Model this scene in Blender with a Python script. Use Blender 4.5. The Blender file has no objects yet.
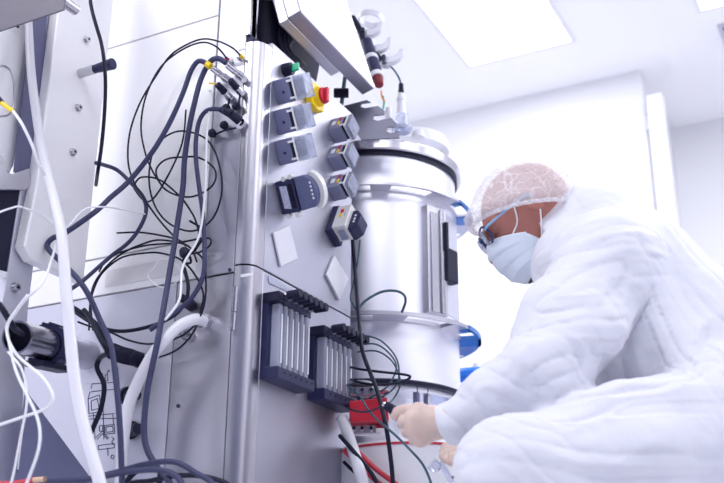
import bpy, math, random
import numpy as np
from mathutils import Vector, Matrix
random.seed(4); rng = np.random.default_rng(4)
scn = bpy.context.scene; COL = scn.collection
V = lambda *a: np.array(a, float)
nrm = lambda v: v / np.linalg.norm(v)

# ------------------------------------------------------------------ camera
FPX, W, H = 1051.1, 724, 483
PITCH, ROLL, AZ = [math.radians(x) for x in (20.817, .3475, 27.573)]
CAM = V(0, 0, .15)
_f, _u, _x = V(0, math.cos(PITCH), math.sin(PITCH)), V(0, -math.sin(PITCH), math.cos(PITCH)), V(1, 0, 0)
_r, _u = math.cos(ROLL)*_x + math.sin(ROLL)*_u, -math.sin(ROLL)*_x + math.cos(ROLL)*_u
_M = np.array([[math.cos(AZ), -math.sin(AZ), 0], [math.sin(AZ), math.cos(AZ), 0], [0, 0, 1]])
RT, UP, FW = _M @ _r, _M @ _u, _M @ _f
ZZ = V(0, 0, 1); FH = nrm(V(FW[0], FW[1], 0)); RH = nrm(V(RT[0], RT[1], 0))
cam = bpy.data.objects.new('camera', bpy.data.cameras.new('camera')); COL.objects.link(cam)
cam.matrix_world = Matrix([[RT[i], UP[i], -FW[i], CAM[i]] for i in range(3)] + [[0, 0, 0, 1]])
cam.data.sensor_width = 36; cam.data.lens = FPX*36/W
cam.data.clip_start = .05; cam.data.clip_end = 60
cam.data.dof.use_dof = True; cam.data.dof.focus_distance = 2.38; cam.data.dof.aperture_fstop = 3.5
scn.camera = cam

def ray(px, py): return FW*FPX + RT*(px-W/2) - UP*(py-H/2)
def on(px, py, ax, val):                       # point of a world plane seen at a pixel of the photograph
    d = ray(px, py); i = 'xyz'.index(ax); return CAM + d*(val-CAM[i])/d[i]
def at(px, py, h):                             # point at horizontal distance h
    d = ray(px, py); return CAM + d*h/math.hypot(d[0], d[1])
X0, Y0 = -1.206, 1.788                         # cabinet front plane and side plane
F = lambda px, py, off=0: on(px, py, 'x', X0+off)
S = lambda px, py, off=0: on(px, py, 'y', Y0-off)

# ------------------------------------------------------------------ mesh builder
class MB:
    def __init__(s): s.v = []; s.f = []
    def add(s, vs, fs):
        n = len(s.v); s.v += [tuple(float(c) for c in v) for v in vs]; s.f += [tuple(i+n for i in f) for f in fs]; return s
    def box(s, a, b):
        (x0, y0, z0), (x1, y1, z1) = a, b
        return s.obox([V(x0, y0, z0), V(x1-x0, 0, 0), V(0, y1-y0, 0), V(0, 0, z1-z0)])
    def obox(s, q):                            # origin and three edge vectors
        o, a, b, c = q
        if np.dot(np.cross(a, b), c) < 0: a, b = b, a
        return s.add([o, o+a, o+a+b, o+b, o+c, o+a+c, o+a+b+c, o+b+c],
                     [(0,3,2,1), (4,5,6,7), (0,1,5,4), (1,2,6,5), (2,3,7,6), (3,0,4,7)])
    def prism(s, poly, ext):
        poly = [V(*p) for p in poly]; n = len(poly)
        nn = sum(np.cross(poly[i], poly[(i+1) % n]) for i in range(n))
        if np.dot(nn, ext) > 0: poly = poly[::-1]
        return s.add(poly + [p+ext for p in poly],
                     [tuple(range(n)), tuple(range(2*n-1, n-1, -1))] + [(i, i+n, (i+1) % n+n, (i+1) % n) for i in range(n)])
    def tube(s, pts, r, seg=10, closed=False, cap=True):
        pts = [V(*p) for p in pts]; n = len(pts)
        rr = r if hasattr(r, '__len__') else [r]*n
        T = [nrm(pts[(i+1) % n]-pts[i-1]) if closed else nrm(pts[min(i+1, n-1)]-pts[max(i-1, 0)]) for i in range(n)]
        a = np.cross(T[0], ZZ if abs(T[0][2]) < .9 else V(1, 0, 0)); a = nrm(a); vs = []
        for i in range(n):
            a = nrm(a - T[i]*np.dot(a, T[i])); b = np.cross(T[i], a)
            vs += [pts[i] + rr[i]*(math.cos(t)*a + math.sin(t)*b) for t in np.linspace(0, 2*math.pi, seg, endpoint=False)]
        fs = [(i*seg+j, i*seg+(j+1) % seg, ((i+1) % n)*seg+(j+1) % seg, ((i+1) % n)*seg+j)
              for i in range(n if closed else n-1) for j in range(seg)]
        if cap and not closed: fs += [tuple(range(seg-1, -1, -1)), tuple((n-1)*seg+j for j in range(seg))]
        return s.add(vs, fs)
    def cyl(s, a, b, r, r2=None, seg=20): return s.tube([a, b], [r, r if r2 is None else r2], seg)
    def lathe(s, prof, c, axis=ZZ, seg=32, a0=0, a1=2*math.pi, ref=None, closed=False):
        axis = nrm(V(*axis)); e = ref if ref is not None else (V(1, 0, 0) if abs(axis[0]) < .9 else V(0, 1, 0))
        e = nrm(e - axis*np.dot(e, axis)); g = np.cross(axis, e); full = abs(a1-a0-2*math.pi) < 1e-6
        m = seg if full else seg+1; n = len(prof)
        ang = [a0+(a1-a0)*k/seg for k in range(m)]
        vs = [V(*c) + r*(math.cos(t)*e + math.sin(t)*g) + z*axis for t in ang for r, z in prof]
        fs = []
        for k in range(seg):
            for j in range(n if closed else n-1):
                a, b = k*n+j, k*n+(j+1) % n; kk = ((k+1) % m)*n
                fs.append((a, kk+j, kk+(j+1) % n, b))
        if not full and closed: fs += [tuple(range(n)), tuple(range((m-1)*n+n-1, (m-1)*n-1, -1))]
        return s.add(vs, fs)
    def ball(s, c, r, seg=16, R=None):
        r = V(*r) if hasattr(r, '__len__') else V(r, r, r); R = np.eye(3) if R is None else R; vs = []; n = seg//2
        for i in range(n+1):
            for j in range(seg):
                p, t = math.pi*i/n, 2*math.pi*j/seg
                vs.append(V(*c) + R @ (r*V(math.sin(p)*math.cos(t), math.sin(p)*math.sin(t), math.cos(p))))
        return s.add(vs, [(i*seg+j, (i+1)*seg+j, (i+1)*seg+(j+1) % seg, i*seg+(j+1) % seg) for i in range(n) for j in range(seg)])
    def grid(s, P):                            # P[i][j] points
        n, m = len(P), len(P[0])
        return s.add([p for row in P for p in row], [(i*m+j, i*m+j+1, (i+1)*m+j+1, (i+1)*m+j) for i in range(n-1) for j in range(m-1)])

def spline(pts, n=6, closed=False):
    P = [V(*p) for p in pts]; m = len(P); out = []
    for i in range(m if closed else m-1):
        if closed: a, b, c, d = P[i-1], P[i], P[(i+1) % m], P[(i+2) % m]
        else: a, b, c, d = P[max(i-1, 0)], P[i], P[i+1], P[min(i+2, m-1)]
        for k in range(n):
            t = k/n
            out.append(.5*((2*b) + (c-a)*t + (2*a-5*b+4*c-d)*t*t + (3*b-a-3*c+d)*t**3))
    if not closed: out.append(P[-1])
    return out

ROOTLOC = {}
def mesh_obj(name, mb, mat, parent=None, smooth=40, bevel=0, origin=None, clean=False):
    me = bpy.data.meshes.new(name)
    vs = np.array(mb.v); 
    if parent is not None: loc = ROOTLOC[parent.name]
    else:
        loc = V((vs[:, 0].min()+vs[:, 0].max())/2, (vs[:, 1].min()+vs[:, 1].max())/2, vs[:, 2].min()) if origin is None else origin
    me.from_pydata([tuple(v) for v in (vs-loc)], [], mb.f); me.update()
    if clean:
        me.validate()
    if mat: me.materials.append(mat)
    if smooth:
        me.polygons.foreach_set('use_smooth', [True]*len(me.polygons))
        if smooth < 180: me.set_sharp_from_angle(angle=math.radians(smooth))
    o = bpy.data.objects.new(name, me); COL.objects.link(o)
    if parent is not None: o.parent = parent
    else: o.location = loc
    ROOTLOC[o.name] = loc
    if bevel:
        b = o.modifiers.new('bevel', 'BEVEL'); b.width = bevel; b.segments = 2; b.limit_method = 'ANGLE'; b.angle_limit = math.radians(40)
    return o
def tag(o, label=None, cat=None, group=None, kind=None):
    if label: o['label'] = label
    if cat: o['category'] = cat
    if group: o['group'] = group
    if kind: o['kind'] = kind
    return o
def thing(name, loc, label, cat, group=None):
    o = bpy.data.objects.new(name, None); COL.objects.link(o); o.location = loc; o.empty_display_size = .05
    ROOTLOC[o.name] = V(*loc); return tag(o, label, cat, group)
def struct(name, mb, mat, **k): return tag(mesh_obj(name, mb, mat, smooth=0, **k), kind='structure')

# ------------------------------------------------------------------ materials
def nodes(name):
    m = bpy.data.materials.new(name); m.use_nodes = True; nt = m.node_tree
    return m, nt, nt.nodes['Principled BSDF']
def mat(name, col, rough=.5, metal=0, trans=0, alpha=1, ior=1.45, noise=0, nscale=8, bump=0, bscale=60, stretch=None,
        emit=None, estr=0, sss=0, coat=0, spec=None, rvar=0):
    m, nt, b = nodes(name)
    b.inputs['Base Color'].default_value = (*col, 1); b.inputs['Roughness'].default_value = rough
    b.inputs['Metallic'].default_value = metal; b.inputs['Transmission Weight'].default_value = trans
    b.inputs['Alpha'].default_value = alpha; b.inputs['IOR'].default_value = ior
    b.inputs['Coat Weight'].default_value = coat
    if spec is not None: b.inputs['Specular IOR Level'].default_value = spec
    if sss: b.inputs['Subsurface Weight'].default_value = sss; b.inputs['Subsurface Scale'].default_value = .02
    if emit: b.inputs['Emission Color'].default_value = (*emit, 1); b.inputs['Emission Strength'].default_value = estr
    if noise or bump or rvar:
        tc = nt.nodes.new('ShaderNodeTexCoord'); mp = nt.nodes.new('ShaderNodeMapping')
        nt.links.new(tc.outputs['Object'], mp.inputs['Vector'])
        if stretch: mp.inputs['Scale'].default_value = stretch
        n = nt.nodes.new('ShaderNodeTexNoise'); n.inputs['Scale'].default_value = nscale; n.inputs['Detail'].default_value = 4
        nt.links.new(mp.outputs[0], n.inputs['Vector'])
        if noise:
            mx = nt.nodes.new('ShaderNodeMix'); mx.data_type = 'RGBA'
            mx.inputs[6].default_value = (*[c*(1-noise) for c in col], 1); mx.inputs[7].default_value = (*[min(1, c*(1+noise)) for c in col], 1)
            nt.links.new(n.outputs['Fac'], mx.inputs[0]); nt.links.new(mx.outputs[2], b.inputs['Base Color'])
        if rvar:
            mr = nt.nodes.new('ShaderNodeMapRange'); mr.inputs[3].default_value = rough-rvar; mr.inputs[4].default_value = rough+rvar
            nt.links.new(n.outputs['Fac'], mr.inputs[0]); nt.links.new(mr.outputs[0], b.inputs['Roughness'])
        if bump:
            n2 = nt.nodes.new('ShaderNodeTexNoise'); n2.inputs['Scale'].default_value = bscale; n2.inputs['Detail'].default_value = 3
            nt.links.new(mp.outputs[0], n2.inputs['Vector'])
            bp = nt.nodes.new('ShaderNodeBump'); bp.inputs['Strength'].default_value = bump; bp.inputs['Distance'].default_value = .004
            nt.links.new(n2.outputs['Fac'], bp.inputs['Height']); nt.links.new(bp.outputs[0], b.inputs['Normal'])
    return m
M = {}
M['steel'] = mat('brushed_steel', (.54, .53, .59), .36, 1, noise=.05, nscale=14, stretch=(1, 1, 14), rvar=.05)
M['steel_v'] = mat('brushed_steel_vertical_grain', (.52, .51, .56), .30, 1, noise=.05, nscale=30, stretch=(6, 6, .25), rvar=.05)
M['steel_panel'] = mat('satin_steel_panel', (.48, .48, .56), .45, .85, noise=.04, nscale=6, rvar=.05)
M['steel_pol'] = mat('polished_steel', (.56, .55, .60), .22, 1)
M['steel_tank'] = mat('tank_steel', (.84, .84, .90), .40, 1, noise=.02, nscale=5, rvar=.04)
M['steel_blue'] = mat('blue_reflection_ring_end', (.05, .18, .50), .35, .3)  # blue reflection on the steel, put into the base colour
M['enamel'] = mat('pale_enamel', (.88, .87, .89), .35, .05, noise=.02, nscale=3)
M['enamel_grey'] = mat('lavender_grey_enamel', (.60, .60, .69), .4, .35, noise=.03, nscale=4)
M['gusset'] = mat('gusset_grey', (.20, .21, .34), .45, .3)
M['navy'] = mat('navy_black_plastic', (.010, .010, .034), .5, spec=.3)
M['black'] = mat('black_rubber', (.006, .006, .022), .6, spec=.25)
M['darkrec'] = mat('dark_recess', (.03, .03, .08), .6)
M['cable_grey'] = mat('grey_cable_jacket', (.045, .048, .11), .5, spec=.35)
M['cable_black'] = mat('black_cable_jacket', (.008, .009, .028), .5, spec=.3)
M['cable_teal'] = mat('dark_teal_cable_jacket', (.04, .09, .13), .4)
M['white_cable'] = mat('white_cable_jacket', (.80, .80, .84), .4)
M['hose'] = mat('milky_silicone_hose', (.72, .72, .78), .3, sss=.1, coat=.2)
M['pump'] = mat('pump_grey_plastic', (.16, .17, .29), .42)
M['pump_light'] = mat('pump_light_grey_plastic', (.24, .25, .38), .4)
M['pump_dark'] = mat('pump_navy_plastic', (.020, .022, .075), .42, spec=.4)
M['ivory'] = mat('ivory_plastic', (.68, .67, .66), .4)
M['clear'] = mat('clear_acrylic', (.93, .95, 1), .05, trans=.92, ior=1.3)
M['clear_pump'] = mat('clear_pump_cover', (.74, .78, .92), .08, trans=.75, ior=1.35)
M['flow'] = mat('flow_tube_acrylic', (.66, .68, .82), .12, trans=.5, ior=1.4)
M['label'] = mat('white_label', (.82, .82, .86), .5)
M['grey_label'] = mat('grey_speckled_label', (.45, .47, .60), .5, noise=.6, nscale=260)
M['plate'] = mat('pale_blank_plate', (.70, .70, .76), .45, .2)
M['yellow'] = mat('yellow_plastic', (.90, .62, .01), .35)
M['red'] = mat('red_plastic', (.60, .015, .04), .4)
M['green'] = mat('green_plastic', (.0, .42, .20), .35)
M['dkred'] = mat('dark_red_rubber', (.22, .02, .03), .5)
M['red_hose'] = mat('red_hose', (.55, .04, .07), .4)
M['blue'] = mat('blue_plastic', (.01, .18, .72), .4)
M['white_pl'] = mat('white_plastic', (.84, .84, .88), .4)
M['wall'] = mat('white_wall', (.86, .86, .89), .7)
M['ceil'] = mat('white_ceiling', (.94, .94, .97), .8)
M['floor'] = mat('pale_vinyl_floor', (.72, .72, .77), .4, noise=.04, nscale=3)
M['clampgrey'] = mat('pale_cast_steel', (.62, .62, .68), .45, .3)
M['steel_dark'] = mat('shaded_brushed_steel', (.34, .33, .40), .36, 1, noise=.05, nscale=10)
M['lamp'] = mat('ceiling_light_diffuser', (1, 1, 1), .5, emit=(.97, .98, 1), estr=9)
M['screen'] = mat('lit_white_screen', (.95, .95, 1), .3, emit=(.97, .98, 1), estr=.9)
M['ink'] = mat('black_ink', (.05, .05, .12), .6)
M['suit'] = mat('white_coverall_fabric', (.72, .725, .79), .75, bump=.5, bscale=26, sss=.05)
M['skin'] = mat('skin', (.46, .185, .145), .5, noise=.12, nscale=14, sss=.1)
M['glove'] = mat('beige_latex_glove', (.64, .49, .43), .42, bump=.25, bscale=90, sss=.1)
M['mask'] = mat('pale_blue_mask', (.72, .79, .88), .8, bump=.1, bscale=300)
M['mask_in'] = mat('white_strap', (.85, .86, .9), .7)
M['frame'] = mat('dark_blue_glasses_frame', (.02, .05, .16), .25)
M['frame_blue'] = mat('pale_blue_temple', (.30, .48, .72), .25)
M['lens'] = mat('smoky_glass_lens', (.35, .38, .5), .03, trans=.8, ior=1.3)
def cap_material():
    m, nt, b = nodes('sheer_white_cap_fabric')
    b.inputs['Base Color'].default_value = (.93, .92, .95, 1); b.inputs['Roughness'].default_value = .8
    tc = nt.nodes.new('ShaderNodeTexCoord'); fac = []
    for sc, dist, wd in ((9, 1.6, .035), (17, 2.4, .05), (150, 0, .3)):
        n = nt.nodes.new('ShaderNodeTexNoise'); n.inputs['Scale'].default_value = sc; n.inputs['Detail'].default_value = 1.5
        n.inputs['Distortion'].default_value = dist; nt.links.new(tc.outputs['Object'], n.inputs['Vector'])
        s = nt.nodes.new('ShaderNodeMath'); s.operation = 'SUBTRACT'; s.inputs[1].default_value = .5
        a = nt.nodes.new('ShaderNodeMath'); a.operation = 'ABSOLUTE'
        r = nt.nodes.new('ShaderNodeMapRange'); r.interpolation_type = 'SMOOTHSTEP'; r.inputs[1].default_value = 0; r.inputs[2].default_value = wd
        r.inputs[3].default_value = .15 if sc < 100 else .12; r.inputs[4].default_value = 0
        nt.links.new(n.outputs['Fac'], s.inputs[0]); nt.links.new(s.outputs[0], a.inputs[0]); nt.links.new(a.outputs[0], r.inputs[0]); fac.append(r.outputs[0])
    c1 = nt.nodes.new('ShaderNodeMath'); c1.operation = 'ADD'; nt.links.new(fac[0], c1.inputs[0]); nt.links.new(fac[1], c1.inputs[1])
    c2 = nt.nodes.new('ShaderNodeMath'); c2.operation = 'ADD'; nt.links.new(c1.outputs[0], c2.inputs[0]); nt.links.new(fac[2], c2.inputs[1])
    c3 = nt.nodes.new('ShaderNodeMath'); c3.operation = 'ADD'; c3.use_clamp = True; c3.inputs[1].default_value = .33
    nt.links.new(c2.outputs[0], c3.inputs[0]); nt.links.new(c3.outputs[0], b.inputs['Alpha'])
    return m
M['cap'] = cap_material()

# ------------------------------------------------------------------ the room
ZC, YB, YF, XC, XL, XR, YR = 2.7, 4.5, 5.18, -.86, -3.4, 2.6, -1.6
struct('floor', MB().box((XL-.1, YR-.1, -.05), (XR+.1, YF+.1, 0)), M['floor'])
struct('ceiling', MB().box((XL-.1, YR-.1, ZC), (XR+.1, YF+.1, ZC+.1)), M['ceil'])
struct('wall_back', MB().box((XL-.1, YB, 0), (XC, YB+.1, ZC)), M['wall'])
struct('wall_far', MB().box((XC, YF, 0), (XR+.1, YF+.1, ZC)), M['wall'])
struct('wall_return', MB().box((XC-.1, YB+.1, 0), (XC, YF, ZC)), M['wall'])
struct('wall_left', MB().box((XL-.1, YR, 0), (XL, YB, ZC)), M['wall'])
struct('wall_right', MB().box((XR, YR, 0), (XR+.1, YF, ZC)), M['wall'])
struct('trim_1', MB().box((-.835, 4.44, 0), (-.765, 4.52, 2.53)), M['white_pl'], bevel=.006)
hg = tag(mesh_obj('wall_bracket', MB().box((-.852, 4.47, 2.37), (-.835, 4.5, 2.45)), M['enamel_grey'], bevel=.003),
         'small grey bracket behind the top of the white post', 'bracket')

def ceiling_light(x0, y0, x1, y1, label):
    t = thing('ceiling_light', (x0/2+x1/2, y0/2+y1/2, ZC), label, 'ceiling light', 'ceiling light panels')
    f = MB(); w = .02
    for a, b in (((x0-w, y0-w), (x1+w, y0)), ((x0-w, y1), (x1+w, y1+w)), ((x0-w, y0), (x0, y1)), ((x1, y0), (x1+w, y1))):
        f.box((a[0], a[1], ZC-.008), (b[0], b[1], ZC))
    mesh_obj('frame', f, M['white_pl'], t, 0)
    mesh_obj('diffuser', MB().box((x0, y0, ZC-.005), (x1, y1, ZC)), M['lamp'], t, 0)
ceiling_light(-1.56, 3.4, -1.075, 4.085, 'large bright square ceiling light panel above the tank')
ceiling_light(-.50, 3.4, -.02, 4.1, 'bright ceiling light cut off by the upper right corner of the photo')
vt = thing('ceiling_grille', on(722, 45, 'z', ZC), 'small grey ceiling grille at the right edge of the photo', 'vent')
g = on(719, 30, 'z', ZC); mesh_obj('frame', MB().box((g[0], g[1]-.05, ZC-.012), (g[0]+.3, g[1]+.22, ZC)), M['enamel_grey'], vt, 0, bevel=.003)
m_ = MB()
for k in range(9): m_.box((g[0]+.02, g[1]-.03+k*.026, ZC-.018), (g[0]+.28, g[1]-.02+k*.026, ZC-.012))
mesh_obj('slats', m_, M['darkrec'], vt, 0)

# unseen area lights added at ceiling height to brighten the scene
def area(name, loc, sx, sy, power, col=(.96, .97, 1), rot=(0, 0, 0)):
    l = bpy.data.lights.new(name, 'AREA'); l.shape = 'RECTANGLE'; l.size = sx; l.size_y = sy; l.energy = power; l.color = col
    o = bpy.data.objects.new(name, l); COL.objects.link(o); o.location = loc; o.rotation_euler = rot; return o
area('fill_light', (-.2, .4, 2.67), 1.2, 1.2, 24)
area('fill_light', (1.6, 1.6, 2.67), 1.2, 1.2, 16)
area('fill_light', (.6, 3.4, 2.67), 1.0, 1.0, 30)
area('fill_light', (-2.2, -.3, 2.67), 1.2, 1.2, 52)
area('fill_light', (-2.6, 3.0, 2.67), .8, 1.2, 26)
w = bpy.data.worlds.new('world'); scn.world = w; w.use_nodes = True
w.node_tree.nodes['Background'].inputs[0].default_value = (.50, .54, .90, 1); w.node_tree.nodes['Background'].inputs[1].default_value = .35

# ------------------------------------------------------------------ control cabinet
XW = -1.70                                     # rear left end of the side face
YE = 2.25; ZT = 1.492; ZS = F(263.4, 269.8)[2]; YP = 1.84
XP = -1.236
cab = thing('control_cabinet', (-1.45, 2.0, .05), 'tall stainless steel control cabinet with rows of pump heads and flow meters', 'control cabinet')
mesh_obj('upper_front_panel', MB().box((X0-.02, YP, ZS+.002), (X0, YE, ZT)), M['steel_panel'], cab, bevel=.002)
mesh_obj('lower_front_panel', MB().box((X0-.02, YP, .05), (X0, YE, ZS-.002)), M['steel_panel'], cab, bevel=.002)
def post(z0, z1):                              # rounded corner post
    m = MB(); r = .032; poly = []
    cx, cy = X0-r, YP-.052+r
    for k in range(9):
        a = -math.pi/2 + k*math.pi/16
        poly.append((cx+r*math.cos(a), cy+r*math.sin(a), z0))
    poly += [(X0, YP-.001, z0), (X0-.04, YP-.001, z0), (X0-.04, cy-r, z0)]
    return m.prism(poly, V(0, 0, z1-z0))
mesh_obj('corner_post', post(ZS+.002, ZT-.018), M['steel_v'], cab, 30)
mesh_obj('corner_post', post(.05, ZS-.002), M['steel_v'], cab, 30)
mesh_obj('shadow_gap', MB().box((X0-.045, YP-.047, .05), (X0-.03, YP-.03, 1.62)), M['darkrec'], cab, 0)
# side face: connector panel near the post, white rear panel, strip between two seams, lower panels
XG = X0-.042
xs = S(205, 240)[0]                            # vertical seam
zs1, zs2, ztop = S(87.3, 260.7)[2], S(73.2, 300.5)[2], S(110.8, 48)[2]
th = .015
mesh_obj('connector_panel', MB().box((xs+.002, Y0, zs2+.002), (XG, Y0+th, 1.95)), M['steel_panel'], cab, 0, bevel=.0015)
mesh_obj('upper_side_panel', MB().box((XW-.6, Y0, zs1+.002), (xs-.003, Y0+th, ztop-.002)), M['enamel'], cab, 0, bevel=.0015)
mesh_obj('top_side_panel', MB().box((XW-.6, Y0, ztop+.002), (xs-.003, Y0+th, 1.95)), M['enamel'], cab, 0, bevel=.0015)
mesh_obj('side_strip', MB().box((XW-.6, Y0, zs2+.002), (xs-.003, Y0+th, zs1-.002)), M['enamel'], cab, 0, bevel=.0015)
xl = S(169, 400)[0]
mesh_obj('lower_side_panel', MB().box((xl+.0015, Y0, .05), (XG, Y0+th, zs2-.002)), M['steel'], cab, 0, bevel=.0015)
mesh_obj('lower_rear_panel', MB().box((XW-.6, Y0, .05), (xl-.0015, Y0+th, zs2-.002)), M['enamel_grey'], cab, 0, bevel=.0015)
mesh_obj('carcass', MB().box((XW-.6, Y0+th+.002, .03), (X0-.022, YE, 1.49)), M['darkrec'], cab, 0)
mesh_obj('rear_housing', MB().box((XW-.6, Y0+th+.002, 1.492), (-1.36, YE, 1.95)), M['steel'], cab, 0)
mesh_obj('housing_edge', MB().box((X0-.044, Y0-.002, ZT+.002), (X0-.030, Y0+.03, 1.95)), M['steel_pol'], cab, 0, bevel=.002)
hm = MB().cyl(S(235.5, 287, .006), S(234, 312, .006), .007).cyl(S(233.8, 313, .006), S(232.5, 330, .006), .0062)
mesh_obj('hinge', hm, M['steel_pol'], cab)
mesh_obj('nameplate', MB().obox((F(245.5, 276.5, -.003)+V(-.012, -.0, 0), V(.03, 0, 0), V(0, -.001, 0), V(0, 0, .006))), M['label'], cab, 0)
# screws on the connector panel seam and side
for q in [(178.5, 406), (230, 270)]:
    p = S(*q); mesh_obj('screw', MB().cyl(p, p-V(0, .003, 0), .004), M['darkrec'], cab)
# blank plates on the front
def plate_pts(q, off, t):
    return MB().prism([F(*p, 0)+V(off, 0, 0) for p in q], V(t, 0, 0))
mesh_obj('blank_plate', plate_pts([(271.5, 233), (288, 226), (296, 259), (279, 267)], .001, .005), M['plate'], cab, 0, bevel=.001)
mesh_obj('blank_plate', plate_pts([(332, 256), (346, 279), (337, 300.5), (324, 275)], .001, .007), M['plate'], cab, 0, bevel=.001)
# instruction label above the flow meters
lp = [F(267.5, 276), F(288, 288.3), F(288, 292), F(268.5, 283)]
mesh_obj('instruction_label', MB().prism([p+V(.001, 0, 0) for p in lp], V(.001, 0, 0)), M['grey_label'], cab, 0)
# door notice on the strip: pale, with worn blotches
n0, n1 = S(105, 287.5), S(186, 251); 
mesh_obj('notice_sheet', MB().box((n0[0], Y0-.0015, n0[2]), (S(186, 268)[0], Y0-.0003, n1[2]-.012)), mat('worn_notice', (.74, .72, .74), .5, noise=.12, nscale=22), cab, 0)

# selector switch and main switch
c = F(284.5, 70.5)
t = mesh_obj('selector_switch', MB().cyl(c, c+V(.022, 0, 0), .017, .0155, 24), M['navy'], cab, bevel=.001)
k = MB().obox((c+V(.022, -.004, -.010), V(.018, 0, .002), V(0, .008, 0), V(0, 0, .020)))
mesh_obj('selector_knob', k, M['green'], t, 0, bevel=.002)
c = F(312, 98.5)
sw = MB().lathe([(.0, .0), (.0, .001)], c, V(1, 0, 0), 8)
sw = MB().prism([c+V(0, math.cos(a)*.042*q, math.sin(a)*.042*q) for a, q in [(math.radians(d), 1 if d % 90 == 45 else .86) for d in range(0, 360, 15)] if True], V(.018, 0, 0))
t = mesh_obj('main_switch', sw, M['yellow'], cab, bevel=.002)
mesh_obj('switch_collar', MB().cyl(c+V(.018, 0, 0), c+V(.030, 0, 0), .026, .023, 28), M['yellow'], t, bevel=.001)
kb = MB().cyl(c+V(.030, 0, 0), c+V(.038, 0, 0), .021, .021, 28)
kb.obox((c+V(.038, -.006, -.02), V(.010, 0, 0), V(0, .012, 0), V(0, 0, .040)))
mesh_obj('rotary_knob', kb, M['red'], t, bevel=.002)

# ---- small peristaltic pump heads. a: along the panel, b: up, X: outward
def frame_of(deg): a = math.radians(deg); return V(0, math.cos(a), math.sin(a)), V(0, -math.sin(a), math.cos(a)), V(1, 0, 0)
def pump(px, py, deg, hb, wa, d1, d2, stickers=False):
    a, b, x = frame_of(deg); o = F(px, py) - b*(hb if deg > 0 else 0)      # o = lower near corner on the panel
    ob = lambda m, x0, x1, a0, a1, b0, b1: m.obox((o+x*x0+a*a0+b*b0, x*(x1-x0), a*(a1-a0), b*(b1-b0)))
    body = MB(); ob(body, 0, d1, 0, wa, 0, hb)
    t = mesh_obj('pump_head', body, M['pump_light' if stickers else 'pump'], cab, 0, bevel=.002)
    rot = MB().cyl(o+x*d1+a*wa*.5+b*hb*.5, o+x*(d2-.008)+a*wa*.5+b*hb*.5, hb*.30, hb*.27, 20)
    for s_ in range(3):
        an = s_*2*math.pi/3
        q = o+a*wa*.5+b*hb*.5 + (a*math.cos(an)+b*math.sin(an))*hb*.26
        rot.cyl(q+x*d1, q+x*(d2-.006), .006, .006, 10)
    mesh_obj('rotor', rot, M['pump_light'], t, bevel=.0008)
    sl = MB(); ob(sl, d1, d1+.013, .001, wa-.001, hb*.14, hb*.86)
    mesh_obj('tube_slot', sl, M['navy'], t, 0)
    cl = MB(); w_ = .0035                     # clear hinged cover: five walls
    for b0, b1 in ((0, w_), (hb-w_, hb)): ob(cl, d1+.010, d2, 0, wa, b0, b1)
    for a0, a1 in ((0, w_), (wa-w_, wa)): ob(cl, d1+.010, d2, a0, a1, w_, hb-w_)
    ob(cl, d2-w_, d2, w_, wa-w_, w_, hb-w_)
    mesh_obj('clear_cover', cl, M['clear_pump'], t, 0)
    fr = MB()
    for b0 in (.10, .80): ob(fr, d1-.004, d1+.014, -.003, 0, hb*b0, hb*(b0+.09))
    ob(fr, d1+.009, d1+.013, -.002, wa+.002, 0, hb)
    mesh_obj('cover_latch', fr, M['label'], t, 0, bevel=.0006)
    if stickers:
        s1 = MB(); ob(s1, .006, .017, -.001, 0, hb*.34, hb*.66); mesh_obj('sticker', s1, M['label'], t, 0)
        s1 = MB(); ob(s1, .024, .031, -.001, 0, hb*.64, hb*.86); mesh_obj('sticker', s1, M['red'], t, 0)
        s1 = MB(); ob(s1, .023, .030, -.001, 0, hb*.28, hb*.56); mesh_obj('sticker', s1, M['yellow'], t, 0)
    else:
        p = o-a*.0005+x*d1*.55+b*hb*.45; mesh_obj('screw', MB().cyl(p, p-a*.0015, .0035, .0035, 10), M['pump_dark'], t)
    return t
for q in [(272.5, 81), (272.8, 111), (273.8, 141.5)]: pump(*q, 31, .058, .042, .040, .080)
for q in [(327.6, 130), (326.8, 158.2), (326.6, 188)]: pump(*q, -29, .050, .046, .037, .060, True)

# ---- large dark pump head with a curved flip top
a, b, x = frame_of(31); o = F(274.3, 182.4)-b*.078
P = lambda X, B, A=0: o+x*X+a*A+b*B
t = mesh_obj('large_pump_head', MB().prism([P(0, 0), P(.046, 0), P(.046, .078), (P(0, .078))], a*.045), M['pump_dark'], cab, 0, bevel=.003)
cv = [P(.048, .0), P(.078, .003)] + [P(.070+.028*math.cos(u), .039+.041*math.sin(u)) for u in np.linspace(-1.1, 1.1, 11)] + [P(.078, .080), P(.048, .080)]
mesh_obj('flip_top', MB().prism([p+a*.004 for p in cv], a*.020), mat('pump_slate_plastic', (.09, .105, .22), .35), t, 25, bevel=.003)
rim = [P(.077+.032*math.cos(u), .039+.047*math.sin(u)) for u in np.linspace(-1.15, 1.35, 13)]
rin = [P(.070+.0285*math.cos(u), .039+.042*math.sin(u)) for u in np.linspace(1.35, -1.15, 13)]
mesh_obj('rim', MB().prism([p+a*.022 for p in rim+rin], a*.018), M['ivory'], t, 25)
mesh_obj('rating_label', MB().prism([P(.010, .014), P(.028, .010), (P(.028, .064)), P(.010, .066)], -a*.0008), M['grey_label'], t, 0)
mesh_obj('tube_slot', MB().prism([P(.032, .010), P(.043, .010), P(.043, .068), P(.032, .068)], -a*.001), M['black'], t, 0)
for X_, B_ in ((.024, .081), (.042, .083), (.014, -.006), (.038, -.006)): mesh_obj('thumb_screw', MB().cyl(P(X_, B_, .0), P(X_, B_, .012), .006, .006, 10), M['ivory'], t)
lg = MB()                                      # pale lettering marks on the flip top
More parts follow.
